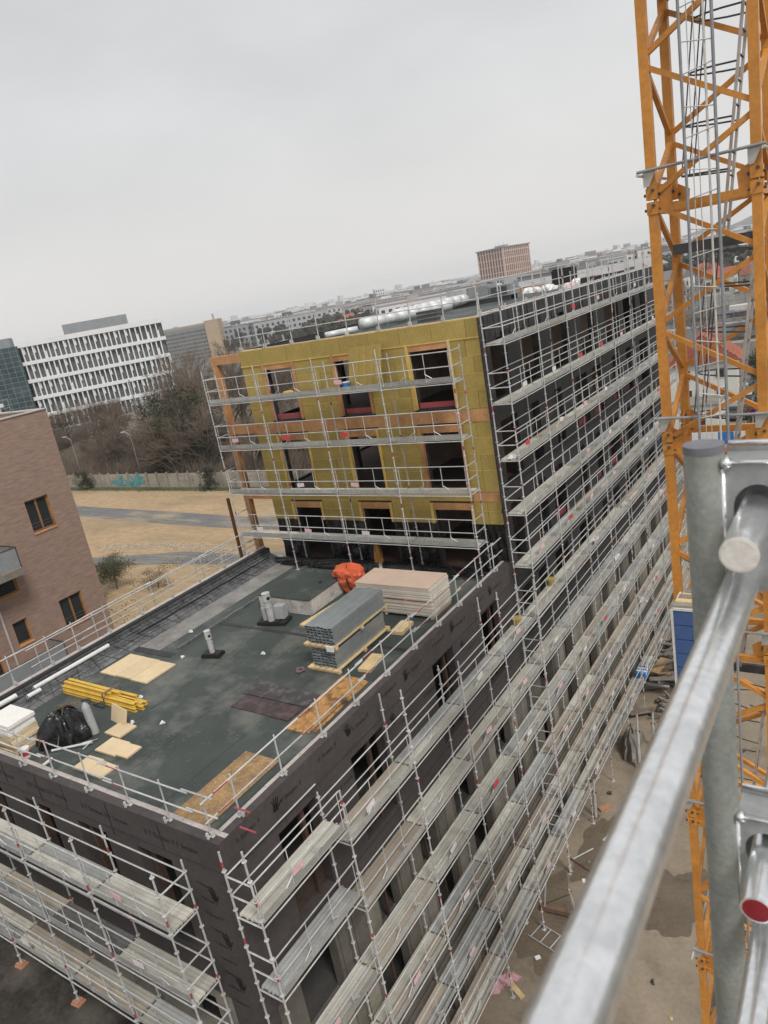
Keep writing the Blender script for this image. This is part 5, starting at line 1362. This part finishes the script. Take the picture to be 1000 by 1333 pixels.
hv = thing('parked_van', 'white van parked in front of the white office', 'van', plat(-6, 11, 9.05), off_ang)
part('body', MB().prism([(-2.3, .35), (2.3, .35), (2.3, 1.1), (1.6, 1.25), (1.2, 2.0), (-2.3, 2.05)], -.9, .9, lambda x, y, z: (x, z, y)), 'white_plastic', hv); part('window', MB().box(1.0, -.91, 1.3, 1.3, .91, 1.8), 'glass_dark', hv)
for x in (-1.5, 1.5):
    for y in (-.85, .85): part('wheel', MB().tube((x, y-.1, .35), (x, y+.1, .35), .35, 12), 'tyre', hv)
structure('access_road', plat_strip(7, 14, 9.03), 'asphalt')

# ================================================================== BEIGE SLAB AND PINK TOWER
bs_ = thing('office_slab', 'long beige building with rows of small dark windows beyond the white office', 'building', (-318, 270, GZ), math.atan2(16, 24))
part('wall', MB().box(0, 0, 0, 27, 10, 18.8), 'office_grey', bs_)
emit(bs_, 'window', MB().box(0, -.05, 0, .75, .3, 1.1), 'office_glass', [T(.4+i*1.1, 0, .9+k*2.05) for k in range(8) for i in range(24)], 300)
emit(bs_, 'fin', MB().box(0, -.3, 0, .22, 0, 17.6), 'concrete_pale', [T(.1+i*1.1, 0, .4) for i in range(25)])
part('end_wall', MB().box(27.001, -1.5, 0, 34.5, 11, 20.4), 'beige_render', bs_)
part('attic', MB().box(1, .6, 18.801, 27, 9.5, 19.6), 'beige_render', bs_)
part('chimney', MB().box(31, 4, 20.401, 31.8, 5, 23.5), 'beige_render', bs_)
tw = thing('tower_block', 'pinkish concrete tower with strong vertical ribs standing alone above the city', 'tower', (-276, 648, GZ), 0)
ang1 = math.atan2(670-644, -308+272); L1 = 44.0
tw.rotation_euler.z = R(-14)
# local: -x runs left, +y away; two faces towards the camera
part('wall', MB().box(-30, 0, 0, 0, 40, 37.0), 'tower_dark', tw)
emit(tw, 'rib', MB().box(-.45, -.7, 0, .45, -.001, 37.0), 'tower_pink', [T(-30+.5+i*3.22, 0, 0) for i in range(10)])
emit(tw, 'rib', MB().box(.001, -.45, 0, .7, .45, 37.0), 'tower_pink', [T(0, .5+i*3.0, 0) for i in range(14)])
emit(tw, 'floor_band', MB().box(-30.3, -.5, 0, .5, 40.3, .7), 'tower_pink', [T(0, 0, z) for z in (3.4, 9.4, 15.4, 21.4, 27.4, 33.4)])
part('roof_slab', MB().box(-31.2, -1.4, 37.001, 1.2, 41.4, 37.9), 'office_grey', tw)
an = MB()
for i in range(10): an.tube((-20+i*1.6, 12, 37.9), (-20+i*1.6, 12, 39.5+1.5*((i*7) % 3)), .12, 4)
an.box(-19, 13, 37.9, -7, 18, 39.6)
part('roof_antenna', an, 'office_grey', tw)

# ================================================================== DISTANT CITY
def city_proto(i):
    rnd = random.Random(200+i)
    w2, d2, fl_ = [(18, 12, 3), (34, 12, 4), (13, 13, 6), (46, 13, 4), (12, 10, 2), (24, 16, 4), (60, 14, 3), (16, 12, 2)][i]
    h = fl_*3.0+1; wl = MB().box(-w2/2, -d2/2, 0, w2/2, d2/2, h); win = MB()
    nx2 = int(w2/3.2)
    for k in range(fl_):
        z = .9+k*3.0
        for sx in (-1, 1):
            y = sx*d2/2
            for j in range(nx2):
                x = -w2/2+1.0+j*(w2-1)/nx2; win.box(x, min(y, y+sx*.06), z, x+1.6, max(y, y+sx*.06), z+1.5)
            x2 = sx*w2/2
            for j in range(int(d2/4)): win.box(min(x2, x2+sx*.06), -d2/2+1+j*3.6, z, max(x2, x2+sx*.06), -d2/2+2.5+j*3.6, z+1.5)
    rf = MB()
    if fl_ <= 3: rf.prism([(-d2/2-.4, h), (d2/2+.4, h), (0, h+3.2)], -w2/2-.3, w2/2+.3, lambda a, b, c: (c, a, b))
    else: rf.box(-w2/2-.2, -d2/2-.2, h+.002, w2/2+.2, d2/2+.2, h+.5).box(-3, -2, h+.501, 2, 2, h+2.8)
    return wl, win, rf, h
CP = [city_proto(i) for i in range(8)]
CPM = [(c[0], c[1].mesh('window', 'city_window'), c[2]) for c in CP]
wallm = {}
def city_mesh(i, m):
    if (i, m) not in wallm: wallm[(i, m)] = CP[i][0].mesh('wall', 'city_wall_%d' % m)
    return wallm[(i, m)]
roofm = [CP[i][2].mesh('roof', 'roof_tile' if i in (4, 7) else 'city_roof') for i in range(8)]
rnd = random.Random(31)
spots = []; tries = 0
def blocked(x, y, az, d):
    if -330 < x < -10 and d < 300: return True
    if d < 480 and az < -35: return True
    if d < 200: return True
    if d < 470 and -16 < az < 8: return True
    if abs(az+47) < 3.6 and d < 430: return True
    if abs(x+290) < 45 and abs(y-670) < 60: return True
    if az > -28 and az < -21 and d < 640: return True
    return False
while len(spots) < 2200 and tries < 26000:
    tries += 1
    az = rnd.uniform(-64, 3); d = 300*math.exp(rnd.random()**.8*2.8)
    x = CAM.x+d*math.sin(R(az)); y = CAM.y+d*math.cos(R(az))
    if blocked(x, y, az, d): continue
    if any((x-a)**2+(y-b)**2 < (32 if d < 900 else 40)**2 for a, b, _, _ in spots[-400:]): continue
    spots.append((x, y, d, az))
spots.sort(key=lambda s_: s_[2])
far_w = MB(); far_c = [MB() for _ in range(6)]
CL = ['pale low apartment block in the hazy city beyond the site', 'long pale housing slab in the hazy city', 'slim tower block in the hazy city', 'long four-storey slab in the hazy city', 'small gabled house with tiled roof in the hazy city', 'bulky four-storey block in the hazy city', 'very long three-storey slab in the hazy city', 'gabled two-storey house in the hazy city']
for n_, (x, y, d, az) in enumerate(spots):
    i = rnd.choices(range(8), (5, 4, 1.2 if d > 900 else .05, 3, 6, 2, 2, 6))[0]; m = rnd.choices(range(6), (5, 4, 4, 2, 2, 1))[0]
    Mx = T(x, y, GZ) @ RZ(rnd.choice((.3, 1.87, .9, -.5, .62))+rnd.uniform(-.1, .1))
    sc_z = rnd.uniform(.8, 1.5) if i == 2 else rnd.uniform(.8, 1.15)*(1 if d < 1500 else 1.15)
    Mx = Mx @ Matrix.Diagonal((rnd.uniform(.8, 1.2), rnd.uniform(.8, 1.2), sc_z, 1))
    if n_ < 300:
        o = link('city_building', None, None, Mx); tag(o, CL[i], 'building', 'distant city blocks: '+['low', 'slab', 'tower', 'four-storey', 'house', 'bulky', 'long', 'gabled'][i])
        link('wall', city_mesh(i, m), o); q = link('windows', CPM[i][1], o); q['kind'] = 'stuff'; link('roof', roofm[i], o)
    else:
        far_c[m].add(CP[i][0], Mx)
        if d < 2200: far_w.add(CP[i][1], Mx)
for m, mb in enumerate(far_c):
    if mb.v:
        o = part('city_blocks', mb, 'city_wall_%d' % m, stuff=True); o['label'] = 'mass of far city buildings fading into the haze below the horizon'; o['category'] = 'city'
o = part('city_windows', far_w, 'city_window', stuff=True); o['label'] = 'rows of tiny dark windows on the far city buildings'; o['category'] = 'city'
# tree belts between the blocks
tb_ = MB()
for k in range(1500):
    az = rnd.uniform(-64, 3); d = 240*math.exp(rnd.random()*2.8)
    x = CAM.x+d*math.sin(R(az)); y = CAM.y+d*math.cos(R(az))
    if (d < 300 and x < -10) or (d < 430 and az < -40): continue
    r0 = rnd.uniform(3, 6.5)*(1 if d < 1200 else 1.5)
    for q in range(10 if d < 900 else 5):
        a = rnd.random()*6.28; p = Vector((x+r0*rnd.gauss(0, .7), y+r0*rnd.gauss(0, .7), GZ+rnd.uniform(2, 10))); r_ = r0*rnd.uniform(.25, .55)
        e1 = Vector((rnd.gauss(0, 1), rnd.gauss(0, 1), rnd.gauss(0, 1))).normalized(); e2 = e1.orthogonal().normalized(); e3 = e1.cross(e2)
        kk = tb_.pts([p+e1*r_, p+e2*r_, p+e3*r_, p-e1*r_, p-e2*r_, p-e3*r_])
        for f in ((0, 1, 2), (1, 3, 2), (3, 4, 2), (4, 0, 2), (1, 0, 5), (3, 1, 5), (4, 3, 5), (0, 4, 5)): tb_.face(*[kk+u for u in f])
o = part('city_trees', tb_, 'city_trees', stuff=True); o['label'] = 'dark winter trees scattered between the city blocks'; o['category'] = 'trees'
# wooded hill on the right horizon
hl = MB(); nx2, ny2 = 60, 8
def hill(i, j):
    az = R(-14+26*i/nx2); d = 2300+180*j
    u = i/nx2; h = (30+52*math.exp(-((u-.62)/.3)**2)+9*math.sin(u*23)+5*math.sin(u*51))*math.sin(math.pi*min(1, (j+.3)/ny2*.8))*min(1, u*5)
    return (CAM.x+d*math.sin(az), CAM.y+d*math.cos(az), GZ-.5+max(0, h))
hl.pts([hill(i, j) for j in range(ny2+1) for i in range(nx2+1)])
for j in range(ny2):
    for i in range(nx2): k = j*(nx2+1)+i; hl.face(k, k+1, k+nx2+2, k+nx2+1)
structure('wooded_hill', hl, 'hill_forest', smooth=True)

# ================================================================== STREET BEYOND THE YARD (seen through the mast)
hs_ = thing('small_house', 'small cream house with a red tiled roof seen through the crane mast', 'house', (-4.6, 78, GZ), .12)
part('wall', MB().box(-3.6, 0, 0, 3.2, 6.5, 5.6), 'house_render', hs_)
rf = MB(); 
for k in range(12):
    t0, t1 = k/12, (k+1)/12
    for sx in (-1, 1):
        x0_, x1_ = -.2+sx*3.9*(1-t0), -.2+sx*3.9*(1-t1)
        rf.quad(*[p for p in ((x0_, -.4, 5.5+3.1*t0+.06), (x1_, -.4, 5.5+3.1*t1), (x1_, 6.9, 5.5+3.1*t1), (x0_, 6.9, 5.5+3.1*t0+.06))][::sx])
rf.quad((-4.1, -.4, 5.45), (3.7, -.4, 5.45), (-.2, -.4, 8.55)).quad((3.7, 6.9, 5.45), (-4.1, 6.9, 5.45), (-.2, 6.9, 8.55))
r_o = part('roof', rf, 'roof_tile', hs_); part('chimney', MB().box(1.2, 3, 6.5, 1.9, 3.7, 9.2), 'thin_brick', r_o)
for x in (-2.4, 1.0):
    wf = part('window', MB().box(x, -.06, 1.2, x+1.1, .0-.001, 2.7), 'frame_white', hs_); part('pane', MB().box(x+.1, -.075, 1.3, x+1.0, -.061, 2.6), 'glass_dark', wf)
    wf = part('window', MB().box(x, -.06, 3.7, x+1.0, .0-.001, 4.9), 'frame_white', hs_); part('pane', MB().box(x+.1, -.075, 3.8, x+.9, -.061, 4.8), 'glass_dark', wf)
part('gutter', MB().tube((-3.9, -.45, 5.5), (-3.9, 6.9, 5.5), .07, 6), 'frame_white', hs_)
sh_ = thing('shed', 'low white flat-roofed shed in front of the red-roofed house', 'shed', (-4.2, 67, GZ))
part('wall', MB().box(-1.8, 0, 0, 2.6, 4, 3.1), 'house_render', sh_); part('roof', MB().box(-1.95, -.15, 3.101, 2.75, 4.15, 3.25), 'concrete_pale', sh_)
wf = part('window', MB().box(.4, -.05, 1.1, 1.6, -.001, 2.3), 'frame_white', sh_); part('pane', MB().box(.48, -.065, 1.18, 1.52, -.051, 2.22), 'glass_dark', wf)
structure('street', MB().quad((-60, 84, GZ+.02), (60, 92, GZ+.02), (60, 101, GZ+.02), (-60, 93, GZ+.02)), 'asphalt')
structure('pavement', MB().box(-12, 61, GZ, 45, 66, GZ+.12), 'concrete')
for i in range(9):
    x = 3.5+i*.0
hb = thing('site_hoarding', 'white site hoarding with a blue sheet at the far end of the yard', 'hoarding', (-3.0, 60.4, GZ))
for i in range(8): part('panel', MB().box(i*1.25, 0, .1, i*1.25+1.22, .05, 2.1), 'blue_sheet' if i in (2,) else 'white_plastic', hb)
for i in range(9): part('post', MB().box(i*1.25-.04, .051, 0, i*1.25+.04, .13, 2.2), 'galvanised', hb)
np_ = thing('no_parking_sign', 'round no-parking sign on a thin post beyond the yard', 'road sign', (2.45, 59.2, 5.1))
part('post', MB().tube((0, 0, 0), (0, 0, 4.0), .035, 6), 'galvanised', np_)
zs_ = 3.9
sg = part('disc', MB().tube((0, -.06, zs_), (0, -.04, zs_), .34, 20), 'sign_red', np_); part('field', MB().tube((0, -.068, zs_), (0, -.061, zs_), .26, 20), 'sign_blue', sg); part('stripe', MB().bar((-.18, -.073, zs_+.18), (.18, -.073, zs_-.18), .07, .006), 'sign_red', sg)
def car(x, y, rz, label, z=GZ+.03):
    o = thing('parked_car', label, 'car', (x, y, z), rz, 'cars parked along the street'); f = lambda a, b, c: (a, c, b)
    part('body', MB().prism([(-2.05, .3), (2.05, .3), (2.1, .62), (1.9, .82), (.95, .9), (-1.95, .92), (-2.1, .7)], -.86, .86, f), 'car_paint', o)
    part('cabin', MB().prism([(-1.8, .921), (.85, .9), (.2, 1.42), (-1.3, 1.45)], -.74, .74, f), 'glass_dark', o)
    part('roof', MB().prism([(-1.3, 1.451), (.15, 1.43), (.05, 1.47), (-1.2, 1.49)], -.7, .7, f), 'car_paint', o)
    for a in (-1.3, 1.3):
        for b in (-.8, .8): part('wheel', MB().tube((a, b-.09, .32), (a, b+.09, .32), .32, 12), 'tyre', o)
    return o
for i, (x, y) in enumerate([(-9.5, 88.2), (-3.8, 88.6), (2.0, 89), (-16, 95.5), (-8, 96.2), (0.5, 96.6)]):
    car(x, y, .067, ['car parked on the near kerb behind the red-roofed house', 'car parked second from the house on the near kerb', 'car parked farthest right on the near kerb', 'car parked on the far kerb, leftmost', 'car parked on the far kerb, middle', 'car parked on the far kerb, right'][i])
leafy('hedge', 'dark green hedge beside the small red-roofed house', 2.2, 82, GZ, leaf_cloud(21, 3500, 3.0, 1.5, 1.6, 1.6, .13), 'leaf_dark', 1, 'bush')
leafy('hedge', 'second dark green hedge in front of the small house', 1.4, 70, GZ, leaf_cloud(22, 2500, 2.0, 1.2, 1.2, 1.2, .12), 'leaf_olive', 1, 'bush')
leafy('hedge', 'dark clipped evergreen near the street behind the house', -1.0, 92, GZ, leaf_cloud(23, 2500, 1.6, 1.4, 2.2, 2.4, .13), 'leaf_dark', 1, 'bush')
for k in range(5):
    y = 112+k*17; o = thing('viaduct_wall', ['long grey retaining wall across the street, nearest', 'second long grey wall beyond the street', 'third long grey wall beyond the street', 'pale long wall by the far railway', 'farthest long wall by the far railway'][k], 'wall', (-75, y, GZ), .05)
    for i in range(14): part('wall_panel', MB().box(i*7, 0, 0, i*7+6.9, .4, 1.4+.5*(k % 3)), 'concrete_pale' if k % 2 else 'concrete', o)
    rl = MB()
    for i in range(33): rl.tube((i*3, .2, 1.4+.5*(k % 3)), (i*3, .2, 2.5+.5*(k % 3)), .04, 4)
    rl.tube((0, .2, 2.4+.5*(k % 3)), (98, .2, 2.4+.5*(k % 3)), .04, 4)
    part('railing', rl, 'office_grey', o)
for k, y in enumerate((118, 124, 138, 143)):
    structure('track_bed', MB().quad((-90, y, GZ+.03+.004*k), (60, y+7, GZ+.03+.004*k), (60, y+11, GZ+.03+.004*k), (-90, y+4, GZ+.03+.004*k)), 'ballast')
for i in range(16):
    x = -40+rnd.uniform(0, 55); y = rnd.uniform(108, 210)
    place_tree(x, y, GZ, rnd.uniform(.6, .95), tree_protos[i % 5], 'bare tree along the walls beyond the street', 'bare trees beyond the street')
for i in range(18):
    x = -62+rnd.uniform(0, 80); y = rnd.uniform(205, 460); k = rnd.choice((0, 4, 7, 4, 7)); m = rnd.randrange(5)
    o = link('street_house', None, None, T(x, y, GZ) @ RZ(rnd.uniform(-.3, .3)) @ Matrix.Diagonal((.7, .7, .75, 1))); tag(o, 'house or low block beyond the railway seen through the mast', 'building', 'houses beyond the railway')
    link('wall', city_mesh(k, m), o); q = link('windows', CPM[k][1], o); q['kind'] = 'stuff'; link('roof', roofm[k], o)

for i in range(46):
    x = -46+rnd.uniform(0, 62); y = rnd.uniform(100, 300)
    place_tree(x, y, GZ, rnd.uniform(.35, .85), tree_protos[i % 5] if i % 4 else pale_proto, 'bare tree among the tracks and walls seen through the mast', 'bare trees among the tracks')
for i in range(34):
    x = -34+rnd.uniform(0, 44); y = rnd.uniform(104, 215)
    o = thing('line_pole', 'thin grey pole beside the tracks beyond the street', 'pole', (x, y, GZ), rnd.uniform(-.2, .2), 'poles along the tracks')
    part('pole', MB().box(-.09, -.09, 0, .09, .09, rnd.uniform(4, 8.5)), 'office_grey', o); part('arm', MB().box(-1.6, -.05, 3.8, 1.6, .05, 3.95), 'office_grey', o)
for k, y in enumerate((106, 131, 150, 163, 181)):
    o = thing('train_wagon', ['row of pale wagons on the nearest track', 'row of grey wagons on the second track', 'row of dark wagons on the third track', 'row of pale wagons on the fourth track', 'row of rusty wagons on the farthest track'][k], 'wagon', (-30+5*k, y, GZ), .05)
    for i in range(3): part('wagon', MB().box(i*13.0, 0, .9, i*13.0+12.2, 2.6, 3.3).box(i*13+.8, .3, 0, i*13+3, 2.3, .89).box(i*13+9, .3, 0, i*13+11.3, 2.3, .89), ('concrete_pale', 'office_grey', 'dark_steel', 'frame_white', 'rust')[k], o)
for i in range(24):
    car(-14+(i % 12)*2.6, 74.5+(i//12)*5.5+.2*(i % 3), math.pi/2+.05, 'car in the parking rows beside the red-roofed house')

# ================================================================== HAZE
hm = bpy.data.materials.new('haze'); hm.use_nodes = True
ht_ = hm.node_tree; ht_.nodes.clear()
ho = ht_.nodes.new('ShaderNodeOutputMaterial'); pv = ht_.nodes.new('ShaderNodeVolumePrincipled')
pv.inputs['Color'].default_value = (.955, .975, 1.0, 1); pv.inputs['Density'].default_value = .00023; pv.inputs['Anisotropy'].default_value = 0.0
ht_.links.new(pv.outputs['Volume'], ho.inputs['Volume'])
MATS['haze'] = hm
hz_o = part('haze', MB().box(-5900, -5900, -1.2, 5900, 5900, 96), 'haze', stuff=True)
hz_o['label'] = 'thin pale winter haze hanging over the whole city'; hz_o['category'] = 'haze'
